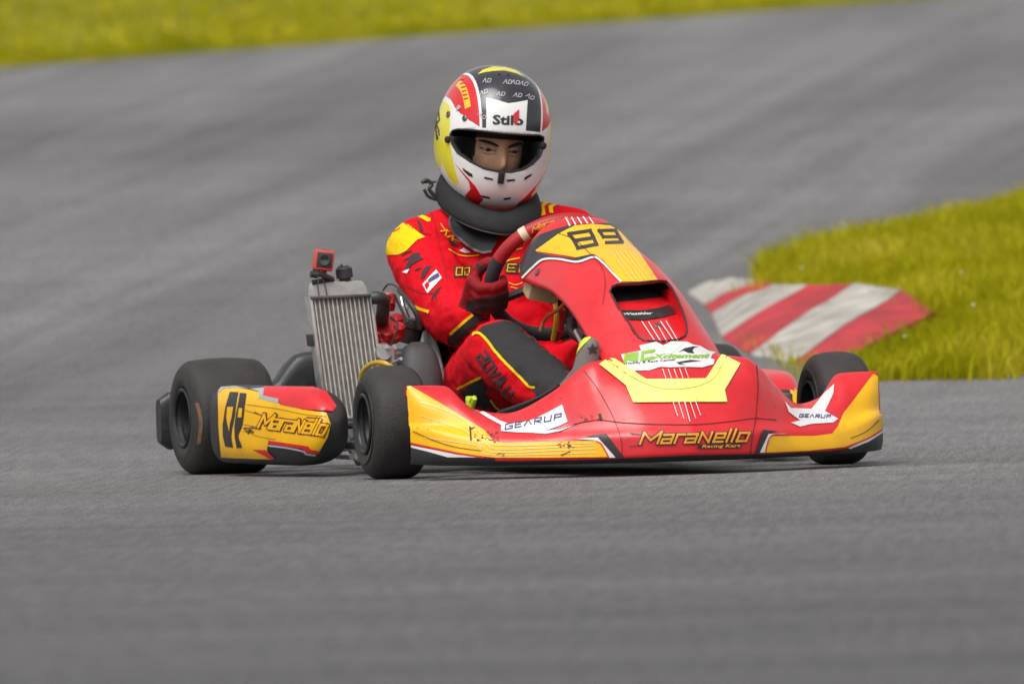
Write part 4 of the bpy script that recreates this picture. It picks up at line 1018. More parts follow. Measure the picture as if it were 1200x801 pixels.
for k in range(6):
    a = k*math.pi/3+.2; p = hd+(hx*math.cos(a)+hy*math.sin(a))*.036; mb.lathe([(-.018, .0145), (.010, .0145), (.014, .010), (.014, .0001)], p, hax, 12)
mb.obj('cylinder_head', M['redmetal'], er)
mb = MB(); mb.tube([hd+hax*.008, hd+hax*.03+Vector((0, 0, .012)), hd+hax*.03+Vector((-.01, .01, .045))], [.008, .011, .010], 10); mb.obj('spark_plug_cap', M['hose'], er)
ej = U(456, 362, l=-.34)
mb = MB(); mb.tube([U(436, 349, l=-.40), U(444, 349, l=-.385), U(449, 352, l=-.37), U(449, 362, l=-.36), U(447, 376, l=-.345)], .0155, 12); mb.obj('radiator_hose', M['hose'], er)
mb = MB(); mb.lathe([(-.022, .0001), (-.022, .014), (-.012, .017), (.012, .017), (.02, .012), (.02, .0001)], U(455, 353, l=-.30), (.1, 0, 1), 16); mb.tube([U(455, 347, l=-.30), U(457, 358, l=-.30)], .012, 10, sub=2); mb.obj('coil_cover', M['redmetal'], er)
mb = MB(); mb.tube([U(449, 340, l=-.32), U(455, 333, l=-.32), U(464, 335, l=-.32), U(471, 345, l=-.32), U(474, 358, l=-.32), U(480, 372, l=-.31)], .0022, 6); mb.tube([U(462, 345, l=-.33), U(468, 358, l=-.32), U(478, 378, l=-.31)], .0035, 6); mb.tube([U(468, 340, l=-.29), U(480, 355, l=-.29), U(488, 368, l=-.28), U(492, 385, l=-.27)], .006, 8); mb.tube([U(458, 372, l=-.34), U(466, 380, l=-.33), U(462, 395, l=-.34), U(455, 412, l=-.35)], .0025, 6); mb.obj('cable', M['hose'], er)
mb = MB(); mb.tube([U(470, 348, l=-.30), U(474, 366, l=-.30)], .004, 8, sub=2); mb.box(U(475, 364, l=-.30), (.006, .006, .012), bev=.002); mb.obj('linkage', M['alu'], er)
mb = MB(); mb.lathe([(-.035, .0001), (-.035, .032), (.0, .032), (.002, .036), (.012, .036), (.014, .031), (.022, .030), (.022, .0001)], U(480, 384, l=-.25), (0.15, .25, 1), 24); mb.obj('exhaust_silencer', pmat('dark_metal_can', (.05, .05, .053), .4, metal=.5, var=.3), er)
mb = MB(); mb.tube([U(493, 371, l=-.24), U(490, 378, l=-.25), U(493, 384, l=-.25)], .0035, 6); mb.obj('lime_zip_tie', M['lime'], er)
mb = MB(); mb.tube([U(422, 452, l=-.43), U(425, 436, l=-.43), U(436, 426, l=-.42), U(449, 425, l=-.41), U(461, 431, l=-.39)], .0062, 10); mb.obj('fuel_hose', M['yhose'], er)
mb = MB(); mb.lathe([(-.03, .0001), (-.03, .02), (.0, .022), (.03, .018), (.03, .0001)], U(449, 412, l=-.36), (1, -.2, 0), 16); mb.tube([U(453, 408, l=-.36), U(463, 407, l=-.36)], .005, 8, sub=2); mb.tube([U(462, 404, l=-.36), U(461, 424, l=-.36)], .005, 8, sub=2); mb.tube([U(455, 428, l=-.36), U(470, 420, l=-.36)], .004, 8, sub=2); mb.obj('carburettor', M['alu'], er)
mb = MB(); mb.tube([U(443, 405, l=-.37), U(440, 420, l=-.37), U(447, 432, l=-.37)], .010, 10); mb.obj('exhaust_flex', M['brass'], er)
# airbox (rounded grey tower beside the seat)
AB = []
for i in range(25):
    s = i/24; z = .06+.24*s; k = 1.0 if s < .55 else math.sqrt(max(0, 1-((s-.55)/.45)**2.2)); k = max(k, .04)
    cx, cl = -.50-.05*s, -.292+.012*s
    AB.append([Vector((cx+.05*k*math.copysign(abs(math.cos(t))**.7, math.cos(t)), cl+.052*(.25+.75*k)*math.copysign(abs(math.sin(t))**.7, math.sin(t)), z)) for t in np.linspace(0, 2*math.pi, 28, endpoint=False)])
mb = MB(); mb.grid(AB, True, True, True); mb.obj('airbox', M['airbox'], kart, sharp=60)

# ================================================================== ACTION CAMERA on the radiator
cc = U(379, 305, f=RF+.0); ac = Root('action_camera', (cc.x, cc.y, cc.z-.03), 'small red cube action camera clamped on top of the radiator', 'camera')
cm = Matrix.Rotation(R(-8), 3, 'X') @ Matrix.Rotation(R(-16), 3, 'Z')
mb = MB(); mb.box(cc, (.022, .0235, .0235), cm, bev=.006); body_c = mb.obj('housing', M['camred'], ac)
mb = MB(); mb.box(cc+cm @ Vector((.0225, .002, 0)), (.0015, .0175, .017), cm, bev=.001); mb.obj('face_plate', M['blacksh'], (ac, body_c))
mb = MB(); mb.lathe([(.0, .0001), (.0, .0125), (.003, .0125), (.003, .009), (.001, .0001)], cc+cm @ Vector((.024, .002, 0)), cm @ Vector((1, 0, 0)), 20); mb.obj('lens', M['lens'], (ac, body_c))
mb = MB(); mb.box(cc+cm @ Vector((0, .002, .0235)), (.008, .010, .0015), cm, bev=.0005); mb.obj('top_button', M['brown_st'], (ac, body_c))
mb = MB(); mb.box(cc+Vector((0, .0, -.03)), (.006, .006, .010), bev=.002); mb.obj('mount_neck', M['camred'], ac)
mb = MB(); mb.tube([U(366, 318, f=RF+.01), U(388, 326, f=RF+.01)], .006, 8, sub=2); mb.tube([U(364, 321, f=RF+.01), U(372, 322, f=RF+.01)], .008, 8, sub=2); mb.tube([U(366, 331, f=RF), U(391, 327, f=RF)], .006, 8, sub=2); mb.obj('mount_clamp', M['hose'], ac)

# ================================================================== DRIVER
drv = Root('person', (-.72, 0, .06), 'kart driver in red and yellow race suit and helmet gripping the steering wheel', 'person')
SHR, ELR, WRR = (-.83, -.182, .505), (-.615, -.182, .362), (-.435, -.186, .352)
mir = lambda p: (p[0], -p[1], p[2])
SHL, ELL, WRL = (-.83, .185, .520), (-.62, .235, .375), (-.43, .187, .40)
KR, AR = (-.185, -.198, .276), (.255, -.168, .160); HR = (-.70, -.09, .165)
cones = [((-.75, 0, .18), .135, (-.79, 0, .32), .135), ((-.79, 0, .32), .135, (-.82, 0, .43), .135), ((-.83, -.09, .47), .095, (-.83, .09, .47), .095),
 ((-.83, 0, .50), .09, (-.83, 0, .60), .060), ((-.83, 0, .58), .07, (-.83, 0, .68), .055),
 ((-.84, -.05, .545), .07, SHR, .077), ((-.84, .05, .55), .07, SHL, .077),
 (SHR, .078, ELR, .066), (ELR, .066, (-.53, -.188, .350), .060), ((-.53, -.188, .350), .060, WRR, .044),
 (SHL, .074, ELL, .056), (ELL, .056, WRL, .040)]
for s in (1, -1):
    g = (lambda p: p) if s == 1 else mir
    cones += [(g(HR), .105, g(KR), .074), (g(KR), .072, (g((.04, -.188, .213))), .069), ((g((.04, -.188, .213))), .069, g(AR), .048)]
dbm = hull_cones(cones, .0075, 4, .0078, 15)
dbody = dbm.obj('body', M['suit'], drv, sharp=0)
db = bvh_of(dbm); DB = (drv, dbody)
# suit panels
zg0 = lambda p: Z(510, 250, 8.01, p)
zs = lambda p: Z(440, 230, 6.675, p)
zk = lambda p: Z(500, 340, 5.34, p)
decal('yellow_shoulder_patch', [zs([(60, 455), (68, 330), (95, 280), (150, 225), (215, 208), (260, 225), (388, 322), (330, 340), (240, 430), (180, 458)])], db, M['suity'], DB, .0016, 4)
decal('yellow_flash', [zs([(290, 130), (340, 135), (430, 175), (432, 195), (408, 202), (330, 160)])], db, M['suity'], DB, .0016, 3)
decals('black_print', [zs([(318, 175), (350, 205), (375, 270), (350, 275), (335, 220)]), zs([(270, 470), (300, 445), (350, 440), (345, 470), (380, 490), (330, 510), (285, 540), (260, 580), (225, 575), (255, 520)]), zs([(365, 590), (400, 545), (440, 545), (400, 600), (375, 650), (355, 640)]), zs([(300, 575), (350, 555), (365, 565), (320, 580)]),
      zs([(470, 735), (520, 700), (510, 715), (480, 760), (478, 830), (465, 800)])], db, M['suitink'], DB, .0017, 3)
decals('white_print', [zs([(215, 592), (250, 575), (270, 572), (250, 605)]), zs([(655, 425), (690, 405), (745, 440), (700, 445)])], db, M['suitw'], DB, .0022, 3)
decal('white_sleeve_patch', [zs([(370, 690), (475, 575), (520, 640), (410, 760)])], db, M['suitw'], DB, .0018, 3)
decal('sleeve_patch_print', [zs([(412, 655), (440, 630), (490, 600), (505, 630), (470, 650), (420, 680)])], db, M['suitblue'], DB, .0024, 3)
decal('sleeve_patch_print', [zs([(385, 692), (415, 665), (425, 700), (405, 735)])], db, M['suit'], DB, .0024, 3)
decal('chest_print', stext('AA', zs([(510, 275)])[0], zs([(600, 350)])[0], 6, 1.6, .2), db, M['hgold'], DB, .0020, 3)
decal('chest_print', [zs([(560, 330), (600, 350), (650, 385), (640, 400), (590, 380)])], db, M['black_st'], DB, .0018, 3)
decal('yellow_piping', [curve_strip(zs([(570, 415), (640, 455), (720, 468), (810, 462)]), 1.0)], db, M['suity'], DB, .0018, 3)
for tx_, q0, q1 in (('OO', (534, 323), (551, 322)), ('EN', (594, 318), (620, 319))):
    decal('chest_lettering_shadow', stext(tx_, q0, q1, 9.0, 4.6, .1), db, M['suitink'], DB, .0016, 3)
    decal('chest_lettering', stext(tx_, q0, q1, 9.0, 1.2, .1), db, M['suity'], DB, .0022, 3)
decal('yellow_flash', [curve_strip(zg0([(630, 470), (690, 440), (790, 420)]), 1.4)], db, M['suity'], DB, .0018, 3)
decals('chest_print', [curve_strip(p_, .9) for p_ in ([(603, 283), (608, 280), (613, 281)], [(602, 288), (608, 285), (614, 286)], [(604, 293), (612, 291)], [(596, 331), (604, 334), (612, 331)], [(598, 336), (606, 338)], [(516, 262), (522, 270), (527, 271)], [(527, 276), (533, 281), (540, 284)])], db, M['hgold'], DB, .0018, 2)
decals('sleeve_print', [curve_strip(p_, 1.5) for p_ in ([(471, 300), (476, 296), (483, 294)], [(474, 305), (481, 302), (489, 302)], [(506, 352), (509, 345), (514, 341)])], db, M['suitink'], DB, .0018, 2)
decals('yellow_flash', [Z(600, 230, 6, [(205, 60), (225, 42), (260, 45), (225, 75), (235, 130), (205, 140), (210, 90)]), Z(600, 230, 6, [(255, 70), (300, 52), (318, 58), (285, 80), (290, 120), (262, 118)])], db, M['suity'], DB, .0016, 3)
seamm = pmat('suit_seam_dark_red', (.20, .003, .006), .85)
decals('suit_seam', [curve_strip(p_, .9) for p_ in ([(503, 243), (509, 262), (514, 285), (520, 308), (524, 330)], [(470, 258), (480, 266), (492, 272), (505, 275)], [(468, 330), (482, 338), (498, 344), (514, 343)], [(560, 300), (562, 318), (561, 330)], [(538, 408), (545, 420), (553, 432)])], db, seamm, DB, .0015, 2)
# leg panels
knee = zk([(312, 262), (350, 226), (420, 205), (490, 190), (560, 210), (640, 260), (760, 330), (900, 470), (900, 600), (690, 660), (640, 598), (430, 400), (420, 370), (330, 270)])
decal('charcoal_knee_panel', [knee], db, M['suitk'], DB, .0016, 2, nudge=40)
decals('yellow_piping', [curve_strip(zk([(175, 412), (230, 345), (285, 282), (330, 270), (385, 320), (425, 375), (500, 458), (580, 535), (640, 598), (682, 608)]), 3.0), curve_strip(zk([(195, 615), (260, 580), (345, 540)]), 2.6), curve_strip(zk([(398, 680), (430, 725), (480, 765)]), 2.4)], db, M['suity'], DB, .0024, 3)
decal('charcoal_thigh_panel', [zk([(205, 640), (275, 592), (345, 552), (370, 580), (390, 680), (470, 765), (330, 760)])], db, M['suitk'], DB, .0016, 4)
decal('charcoal_sleeve_panel', [zk([(130, 310), (150, 275), (285, 160), (335, 165), (400, 180), (330, 230), (270, 280), (180, 400), (140, 380)])], db, M['suitk'], DB, .0016, 4)
decals('yellow_piping', [curve_strip(zk([(148, 275), (215, 215), (288, 152)]), 3.2), curve_strip(Z(420, 330, 8.01, [(515, 225), (580, 255), (665, 285)]), 3.6)], db, M['suity'], DB, .0022, 3)
for k_, ch_l in enumerate('SOAWTIN'):
    a_ = Vector((569, 411)).lerp(Vector((613, 474)), k_/6.6); b_l = Vector((569, 411)).lerp(Vector((613, 474)), (k_+.72)/6.6)
    decal('leg_lettering', stext(ch_l, tuple(a_), tuple(b_l), 13.5, 2.8, .0, up=(-.78, .62)), db, M['suitink'], DB, .0020, 2)
# boots
for s in (1, -1):
    g = (lambda p: p) if s == 1 else mir
    zt_, zm_ = (.290, .215) if s == 1 else (.205, .165)
    bc = [(g((.255, -.165, .170)), .050, g((.300, -.163, .098)), .040), (g((.300, -.163, .098)), .040, g((.345, -.163, zm_)), .038), (g((.255, -.165, .170)), .048, g((.330, -.163, zm_)), .038), (g((.345, -.163, zm_)), .038, g((.362, -.160, zt_)), .024)]
    bmb = hull_cones(bc, .007, 4); bo = bmb.obj('boot', M['boot'], drv, sharp=0)
    if s == 1:
        decal('boot_trim', [curve_strip([(667, 436), (671, 420), (680, 405), (694, 391)], 5.0)], bvh_of(bmb), M['lime'], (drv, bo), .0015, 3)
        decal('boot_star', [[(688, 407), (692, 407), (694, 402), (696, 407), (701, 406), (697, 410), (700, 414), (694, 412), (690, 415), (691, 410)]], bvh_of(bmb), M['ink'], (drv, bo), .0018, 3)
# gloves
def glove(ang, wrist, flip):
    g_ = wpt(R(ang)); o_ = (g_-WC).normalized(); t_ = o_.cross(wnb)*flip; n_ = wnb
    if t_.z < 0: t_ = -t_
    P = lambda a, b_, c: g_ + o_*a + n_*b_ + t_*c
    w = Vector(wrist); cs = [(w, .040, w.lerp(P(.02, .03, -.01), .45), .034)]
    for k, (dt, sc) in enumerate(((.033, 1.0), (.011, 1.06), (-.011, 1.0), (-.032, .88))):
        ch_ = [P(.040, .006, dt*.95), P(.034*sc, -.026*sc, dt), P(.004, -.036*sc, dt), P(-.024, -.026*sc, dt*.97), P(-.029, -.006, dt*.95)]
        rd = [.0155, .0125, .0118, .0108, .0092]
        for a, b_, r1, r2 in zip(ch_, ch_[1:], rd, rd[1:]): cs.append((a, r1*sc**.5, b_, r2*sc**.5))
        cs.append((w.lerp(P(.03, .03, -.01), .45), .030, P(.040, .006, dt*.95), .0165))
    th = [P(.034, .030, .0), P(.022, .036, .034), P(.000, .030, .056), P(-.020, .014, .066)]
    for a, b_, r1, r2 in zip(th, th[1:], (.0185, .0155, .0135), (.0155, .0135, .011)): cs.append((a, r1, b_, r2))
    return hull_cones(cs, .0042, 3, .0012, 40)
gm = glove(191, WRR, 1); gl_o = gm.obj('glove', M['glove'], drv, sharp=0)
gm2 = glove(-4, WRL, -1); gm2.obj('glove', M['glove'], drv, sharp=0)
gb = bvh_of(gm); zg = lambda p: Z(510, 250, 8.01, p)
decal('glove_strap', [zg([(375, 470), (400, 470), (480, 530), (520, 545), (580, 590), (640, 590), (640, 620), (560, 610), (470, 580), (390, 500)])], gb, M['suitk'], (drv, gl_o), .0014, 3)
decal('glove_palm_panel', [[(546, 354), (560, 350), (576, 347), (596, 342), (598, 360), (594, 384), (548, 384)]], gb, M['suitk'], (drv, gl_o), .0012, 3)
decal('glove_print', stext('10', zg([(522, 540)])[0], zg([(556, 580)])[0], 5.0, 1.1, .0, up=(.7, -.7)), gb, M['suitw'], (drv, gl_o), .0020, 2)
# --- head and helmet
HC = U(578, 163, l=-.002); HC = Vector((-.822, HC.y, HC.z)); HC = U(577.5, 163, f=-.822)
HY, HP, HRl = R(-2), R(14), R(6.0)
HM = Matrix.Rotation(HY, 3, 'Z') @ Matrix.Rotation(HP, 3, 'Y') @ Matrix.Rotation(-HRl, 3, 'X')
def hdir(lam, bet): return Vector((math.cos(bet)*math.cos(lam), math.sin(bet), math.cos(bet)*math.sin(lam)))
def sm(a, b_, x): t = max(0, min(1, (x-a)/(b_-a))); return t*t*(3-2*t)
def hshape(d):
    """radius of the shell in direction d (helmet frame)"""
    a = .155 if d.x > 0 else .158; b_ = .1305; c = .170 if d.z > 0 else .168; p = 2.25
    r = (abs(d.x/a)**p + abs(d.y/b_)**p + abs(d.z/c)**p)**(-1/p)
    az = math.atan2(d.y, d.x); el = math.asin(max(-1, min(1, d.z)))
    r += .016*sm(1.2, .2, abs(az))*math.exp(-((el+.62)/.34)**2)        # chin bar
    r -= .014*math.exp(-((el+.95)/.25)**2)*sm(.9, 2.0, abs(az))
    return r
def hpt(lam, bet, k=1.0, off=0.0):
    d = hdir(lam, bet); return HC + HM @ (d*(hshape(d)*k+off))
hg = MB(); hg.grid([[hpt(R(la), R(be)) for be in np.linspace(-89, 89, 90)] for la in np.linspace(-180, 180, 181)])
hb = bvh_of(hg)
def hlb(x, y):
    h, nn, i, d = hb.ray_cast(CAM_K, kray(x, y))
    if h is None: return None
    v = (HM.transposed() @ (h-HC)).normalized(); be = math.asin(v.y); return (math.degrees(math.atan2(v.z, v.x)), math.degrees(be))
zA = lambda p: [q for q in (hlb(*t) for t in dens(Z(500, 60, 6.675, p), 4)) if q]
zB = lambda p: [q for q in (hlb(*t) for t in dens(Z(500, 140, 6.675, p), 4)) if q]
EYE = zB([(182, 120), (200, 88), (240, 78), (320, 80), (420, 90), (600, 112), (760, 122), (880, 125), (915, 140), (912, 215), (888, 290), (830, 350), (760, 390), (660, 412), (560, 408), (450, 385), (340, 330), (240, 260), (195, 190)])
mirl = lambda P: [(a, -b_) for a, b_ in P][::-1]
STI = zA([(468, 365), (560, 385), (640, 408), (700, 400), (790, 383), (775, 628), (465, 604)])
bl0 = hlb(*Z(500, 60, 6.675, [(368, 400)])[0])[1]; br0 = hlb(*Z(500, 60, 6.675, [(858, 450)])[0])[1]
B0 = (abs(bl0)+abs(br0))/2
lamB = hlb(*Z(500, 60, 6.675, [(420, 600)])[0])[0]
lamB2 = lamB
BLK = [(lamB, -B0), (lamB-1, 0), (lamB, B0), (172, B0), (172, -B0)]
WLN = [(lamB-.5, B0), (lamB, B0+2.2), (172, B0+2.2), (172, B0)]
RED = [(lamB+1, B0+2.2), (lamB+9, B0+12), (lamB+22, B0+21), (lamB+38, B0+26), (75, B0+27), (100, B0+27), (150, B0+20), (172, B0+2.2)]
YEL = zA([(205, 210), (150, 280), (128, 400), (130, 560)]) + zB([(135, 160), (150, 240), (175, 300), (220, 380), (268, 470), (284, 525), (262, 543), (200, 480), (130, 400), (95, 300)])
YEL = [(min(l, 178), b_) for l, b_ in YEL]
# yellow side panel in shell coordinates, both sides
lo = hlb(*Z(500, 140, 6.675, [(268, 480)])[0])
YS = [(70, 58), (46, 62), (28, 64), (10, 64), (-8, 60), (-22, 54), (-34, 45), (-42, 36), (-50, 37), (-56, 46), (-62, 58), (-70, 70), (-80, 80), (-100, 87.5), (179.5, 87.5), (179.5, 48), (130, 54), (100, 58)]
YS2 = [(-179.5, 44), (-140, 44), (-110, 48), (-88, 54), (-66, 62), (-66, 87.5), (-179.5, 87.5)]
GOLD = [(lamB+24, B0+9), (lamB+24, B0+15), (100, B0+15), (100, B0+9)]
CH = zB([(178, 292), (260, 400), (330, 490), (342, 545), (296, 600), (350, 640), (405, 668), (445, 630), (380, 520), (290, 420), (210, 335)])
CROWN = [(100, -9), (104, 0), (100, 9), (96, 16), (108, 20), (118, 0), (108, -20), (96, -16)]
CROWN = zA([(398, 180), (440, 145), (520, 120), (610, 125), (700, 150), (772, 205), (700, 172), (610, 150), (520, 155), (450, 165)])
zones = [(BLK, 'hblack'), (WLN, 'hwhite'), (mirl(WLN), 'hwhite'), (RED, 'hred'), (mirl(RED), 'hred'), (YS, 'hyellow'), (mirl(YS), 'hyellow'), (YS2, 'hyellow'), (mirl(YS2), 'hyellow'), (GOLD, 'hgold'), (mirl(GOLD), 'hgold'), (CH, 'hred'), (mirl(CH), 'hred'), (CROWN, 'hyellow'), (STI, 'hwhite')]
hx_ = [(la, be) for la in np.arange(-180, 180.1, 4) for be in np.arange(-88, 88.1, 4)]
ov, of = cdt([EYE]+[z[0] for z in zones], 3.0, hx_)
names = ['hwhite', 'hblack', 'hred', 'hyellow', 'hgold', 'liner']; HF = []; HMi = []
for t in of:
    cx = sum(ov[i][0] for i in t)/3; cy = sum(ov[i][1] for i in t)/3
    if inpoly(cx, cy, EYE): continue
    m_ = 'hwhite'
    for P, nm in zones:
        if inpoly(cx, cy, P): m_ = nm
    HF.append(tuple(t)[::-1]); HMi.append(names.index(m_))
hv = [hpt(R(p[0]), R(p[1])) for p in ov]
helm = bpy.data.objects.new('helmet', None); col.objects.link(helm); helm.parent = drv.o; helm.location = HC-drv.base; helm.empty_display_size = .05
hr_ = Root.__new__(Root); hr_.o = helm; hr_.base = HC.copy()
hs_ = mesh_obj('shell', hv, HF, [M[n] for n in names], hr_, True, 0, HMi)
so = hs_.modifiers.new('shell', 'SOLIDIFY'); so.thickness = .012; so.offset = -1 ; so.material_offset = 5; so.material_offset_rim = 5; so.use_rim = True
mb = MB(); mb.tube([hpt(R(a), R(b_), 1, -.001) for a, b_ in EYE]+[hpt(R(EYE[0][0]), R(EYE[0][1]), 1, -.001)], .0028, 8, False, sub=1); mb.obj('eyeport_gasket', M['liner'], hr_)
# visor
ex_ = [(la, be) for la in np.arange(-40, 40, 3) for be in np.arange(-80, 80, 3) if inpoly(la, be, EYE)]
ov2, of2 = cdt([EYE], 3, ex_); vf = []
for t in of2:
    cx = sum(ov2[i][0] for i in t)/3; cy = sum(ov2[i][1] for i in t)/3
    if inpoly(cx, cy, EYE): vf.append(tuple(t))
mesh_obj('visor', [hpt(R(p[0]), R(p[1]), 1, .0005) for p in ov2], vf, M['visor'], hr_, True, 0)
sm_ = bpy.data.materials.new('visor_sun_strip'); sm_.use_nodes = True; n_t = sm_.node_tree; n_t.nodes.clear()
t_r = n_t.nodes.new('ShaderNodeBsdfTransparent'); t_r.inputs[0].default_value = (.16, .16, .17, 1); o_m = n_t.nodes.new('ShaderNodeOutputMaterial'); n_t.links.new(t_r.outputs[0], o_m.inputs[0])
STR = zB([(188, 130), (200, 88), (240, 78), (320, 80), (420, 90), (600, 112), (760, 122), (880, 125), (914, 142), (908, 175), (760, 168), (600, 158), (420, 140), (260, 132)])
ov2, of2 = cdt([STR], 3, [p for p in ex_ if inpoly(p[0], p[1], STR)])
mesh_obj('visor_strip', [hpt(R(p[0]), R(p[1]), 1, .0012) for p in ov2], [tuple(t) for t in of2 if inpoly(sum(ov2[i][0] for i in t)/3, sum(ov2[i][1] for i in t)/3, STR)], sm_, hr_, True, 0)
hsb = BVHTree.FromPolygons([Vector(v) for v in hv], [list(f) for f in HF])
# helmet lettering and details
q_ = Z(500, 60, 6.675, [(515, 570), (755, 577)])
tdecal('lettering', btext('Stilo', q_[0], q_[1], 10.5, .035), hsb, M['black_st'], hr_, .0012)
decal('lettering_accent', [Z(500, 60, 6.675, [(680, 490), (722, 455), (722, 520), (700, 575), (678, 560)])], hsb, M['hred'], hr_, .0014, 2)
for (x, y), an in (((470, 232), 0), ((450, 322), -.35), ((578, 335), .05), ((708, 345), .1), ((800, 355), .5), ((425, 500), .7), ((630, 242), .05), ((690, 245), .1), ((755, 255), .2)):
    cx, cy = 500+x/6.675, 60+y/6.675; dx, dy = math.cos(an)*4.6, math.sin(an)*4.6; ux, uy = dy, -dx
    decal('crest_print', stext('AD', (cx-dx, cy-dy+2), (cx+dx, cy+dy+2), 4.6, .75, .3), hsb, M['hgrey'], hr_, .0009, 2)
for (x, y) in ((568, 182), (638, 188)):
    h_, n_, _, _ = hsb.ray_cast(CAM_K, kray(500+x/6.675, 60+y/6.675)); mb = MB(); mb.lathe([(-.002, .0028), (.0015, .0028), (.0015, .0001)], h_, (h_-HC).normalized(), 10); mb.obj('vent_plug', M['liner'], hr_)
for (x, y, r_, m_) in ((172, 495, .0075, 'steel'), (300, 525, .0065, 'steel'), (250, 445, .0065, 'hgrey')):
    h_, n_, _, _ = hsb.ray_cast(CAM_K, kray(500+x/6.675, 60+y/6.675))
    if h_:
        if n_.dot(h_-HC) < 0: n_ = -n_
        mb = MB(); mb.lathe([(-.003, r_), (.003, r_), (.004, r_*.7), (.002, r_*.6), (.003, .0001)], h_, n_, 16); mb.obj('screw_cap', M[m_], hr_)
for (x, y) in ((172, 158), (905, 205)):
    h_, n_, _, _ = hb.ray_cast(CAM_K, kray(500+x/6.675, 140+y/6.675))
    if h_:
        if n_.dot(h_-HC) < 0: n_ = -n_
        mb = MB(); mb.lathe([(-.006, .008), (.006, .008), (.008, .006), (.008, .0001)], h_, n_, 16); mb.obj('visor_pivot', M['liner'], hr_)
h_, n_, _, _ = hb.ray_cast(CAM_K, kray(587, 208))
if n_.dot(h_-HC) < 0: n_ = -n_
mb = MB(); mb.box(h_+n_*.003, (.005, .007, .0135), HM, bev=.002); mb.obj('visor_latch', M['liner'], hr_)
vents = [[(280, 378), (358, 428), (360, 452), (330, 440), (288, 400)], [(450, 447), (520, 462), (520, 476), (450, 462)], [(626, 470), (690, 465), (690, 480), (628, 486)], [(764, 452), (822, 422), (818, 440), (764, 476)], [(424, 590), (496, 606), (492, 620), (436, 610)], [(600, 615), (660, 606), (655, 622), (604, 630)]]
for v_ in vents: decal('vent_slot', [Z(500, 140, 6.675, v_)], hsb, M['liner'], hr_, .0008, 2)
decals('side_print', [q for k in range(7) for q in strokes(Z(500, 60, 6.675, [(252+k*7, 195+k*30), (280+k*7, 188+k*30)]), 1.3)], hsb, M['hred'], hr_, .0010, 2)
decal('side_print', strokes(Z(500, 60, 6.675, [(100, 440), (78, 520), (72, 600), (82, 690)]), 1.4)+strokes(Z(500, 60, 6.675, [(95, 480), (100, 540), (78, 570), (96, 620), (84, 690)]), 1.2), hsb, M['ink'], hr_, .0010, 2)
# head inside the helmet
FC = HC + HM @ Vector((-.012, 0, -.012)); rows = []
def face_pt(az, el):
    d = Vector((math.cos(el)*math.cos(az), math.cos(el)*math.sin(az), math.sin(el)))
    p = Vector((d.x*.102, d.y*.076, d.z*.120))
    y, z = p.y, p.z
    if d.x > 0:
        w = d.x
        p.x += w*(.024*math.exp(-(y/.011)**2)*math.exp(-((z+.028)/.022)**2) + .012*math.exp(-(y/.010)**2)*math.exp(-((z+.006)/.022)**2))   # nose
        for s in (-1, 1): p.x -= w*.013*math.exp(-((y-s*.032)/.019)**2)*math.exp(-((z-.006)/.013)**2)                                      # sockets
        p.x += w*.007*math.exp(-((z-.028)/.012)**2)*math.exp(-(y/.055)**2)                                                                  # brow ridge
        for s in (-1, 1): p.x += w*.006*math.exp(-((y-s*.042)/.02)**2)*math.exp(-((z+.032)/.02)**2)                                          # cheeks
        p.x += w*.006*math.exp(-(y/.024)**2)*(math.exp(-((z+.066)/.006)**2)+math.exp(-((z+.078)/.006)**2)) - w*.003*math.exp(-(y/.026)**2)*math.exp(-((z+.072)/.003)**2)
        p.x += w*.008*math.exp(-(y/.022)**2)*math.exp(-((z+.105)/.015)**2)
    return FC + HM @ p
fmb = MB(); fmb.grid([[face_pt(R(az), R(el)) for az in np.linspace(-180, 180, 121)] for el in np.linspace(-89, 89, 110)]); 
for k, fc_ in enumerate(fmb.f):
    lc_ = HM.transposed() @ (sum((Vector(fmb.v[i]) for i in fc_), Vector())/len(fc_) - FC)
    if abs(lc_.y) > .057 or lc_.z > .046 or lc_.x < .02: fmb.m[k] = 1
head = fmb.obj('head', [M['skin'], M['liner']], drv, sharp=0)
for s in (-1, 1):
    c = FC + HM @ Vector((.0835, s*.032, .005)); mb = MB(); mb.lathe([(.0115*math.sin(a), .0115*math.cos(a)) for a in np.linspace(-1.5, 1.5, 12)], c, HM @ Vector((1, 0, 0)), 16); mb.obj('eye', M['eyew'], (drv, head))
    dx = HM @ Vector((.985, -.10, -.10)); mb = MB(); mb.lathe([(.0102, .0058), (.0113, .0045), (.0120, .0001)], c, dx, 14); mb.obj('iris', M['iris'], (drv, head))
    for nm, zz, th, m_, yy in (('eyebrow', .0215, .0036, 'brow', 1.05), ('eyelid', .0108, .0046, 'skin', .9), ('eyelashes', .0070, .0014, 'brow', .85), ('eyelid', -.0030, .0034, 'skin', .85)):
        pts = []
        for k in range(7):
            t = (k-3)/3; y = s*(.032+.019*t*yy)
            pts.append(Vector((y, zz + (-.004*t*t if zz > 0 else .003*t*t) + (.002*t if nm == 'eyebrow' else 0), 0)))
        fb = bvh_of(fmb) if 'FB' not in globals() else FB; FB = fb
        P3 = []
        for q in pts:
            o0 = FC + HM @ Vector((.3, q.x, q.y)); h_, n_, _, _ = fb.ray_cast(o0, HM @ Vector((-1, 0, 0))); e_ = .0 if nm == 'eyebrow' else .006*(1-((q.x-s*.032)/.022)**2)
            P3.append(h_ + HM @ Vector((.0008+e_, 0, 0)))
        mb = MB(); mb.tube(P3, [th*.5, th, th*1.1, th, th*.5], 8, sub=3); mb.obj(nm, M[m_], (drv, head))
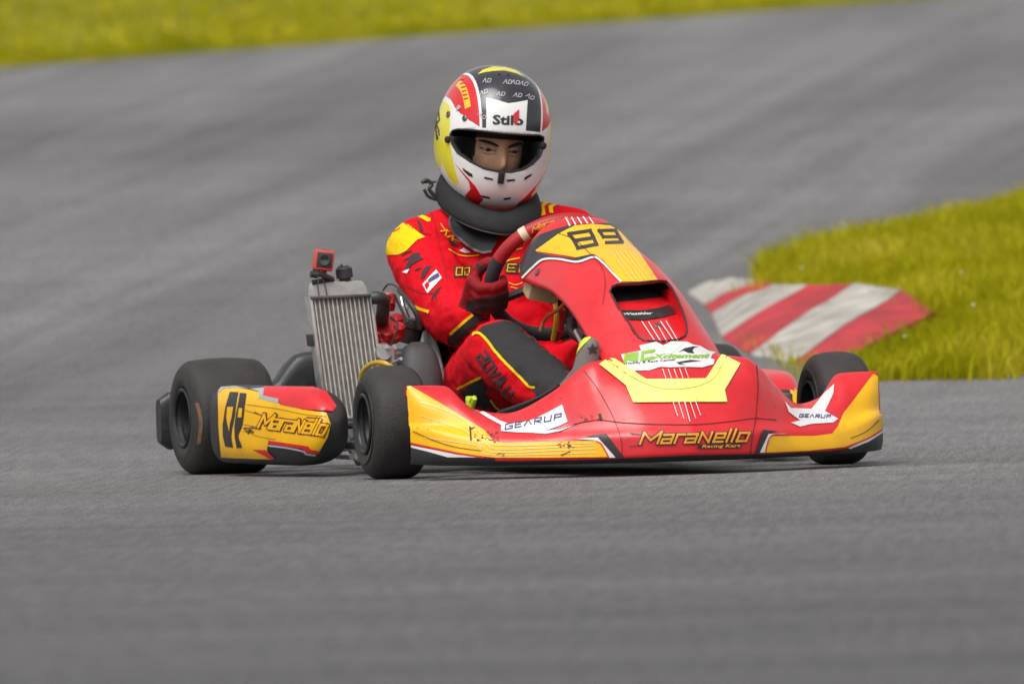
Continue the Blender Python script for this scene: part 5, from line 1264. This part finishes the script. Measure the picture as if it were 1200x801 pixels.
# neck collar
NC = Vector((-.815, -.016, .586)); crow = []
for i in range(64):
    a = 2*math.pi*i/64; ca, sa = math.cos(a), math.sin(a)
    rx, ry = .116, .098; c = NC + Vector((ca*rx, sa*ry, .040*(1-ca)-.022*ca+.008*abs(sa)))
    out = Vector((ca, sa, 0)).normalized(); row = []
    for k in range(16):
        t = 2*math.pi*k/16; w = .020; h = .027
        row.append(c + out*(w*math.cos(t)) + Vector((0, 0, 1))*(h*math.copysign(abs(math.sin(t))**.8, math.sin(t))) - out*.012*math.sin(t))
    crow.append(row)
crow.append(crow[0]); cmb = MB(); cmb.grid(crow, True); colr = cmb.obj('neck_collar', M['collar'], drv, sharp=0)
zc_ = lambda p: Z(440, 230, 6.675, p)
for k_ in (13,):
    mb = MB(); mb.tube([r_[k_] for r_ in crow], .0022, 6, False, sub=1); mb.obj('collar_piping', M['hose'], (drv, colr))
bib = zc_([(565, 110), (590, 150), (560, 200), (572, 260), (600, 310), (660, 365), (740, 425), (820, 455), (890, 445), (930, 380), (960, 300), (1050, 200), (1060, 120), (900, 120), (700, 100)])
bo_ = decal('collar_bib', [bib], db, M['collar'], (drv, colr), .016, 3, maxgap=.2, nrm=(.95, 0, .3))
decal('bib_edge', [curve_strip(zc_([(590, 150), (562, 200), (572, 260), (600, 310), (660, 365), (740, 425), (820, 455), (890, 445)]), 2.6)], db, M['hose'], (drv, colr), .0185, 2, maxgap=.2, nrm=(.95, 0, .3))
mb = MB(); mb.tube([U(494, 214, f=-.84), U(500, 211, f=-.84), U(506, 216, f=-.84), U(503, 222, f=-.84), U(512, 232, f=-.84)], .0045, 8); mb.tube([U(497, 222, f=-.84), U(502, 230, f=-.84), U(512, 234, f=-.84)], .004, 8); mb.tube([U(497, 214, f=-.84), U(511, 213, f=-.84)], .0025, 6, sub=2); mb.obj('collar_strap', M['hose'], (drv, colr))
mb = MB(); mb.tube([U(621, 214, f=-.80), U(627, 218, f=-.80), U(624, 224, f=-.80)], .0035, 8); mb.tube([U(622, 230, f=-.80), U(628, 233, f=-.80)], .003, 8, sub=2); mb.obj('collar_strap', M['hose'], (drv, colr))
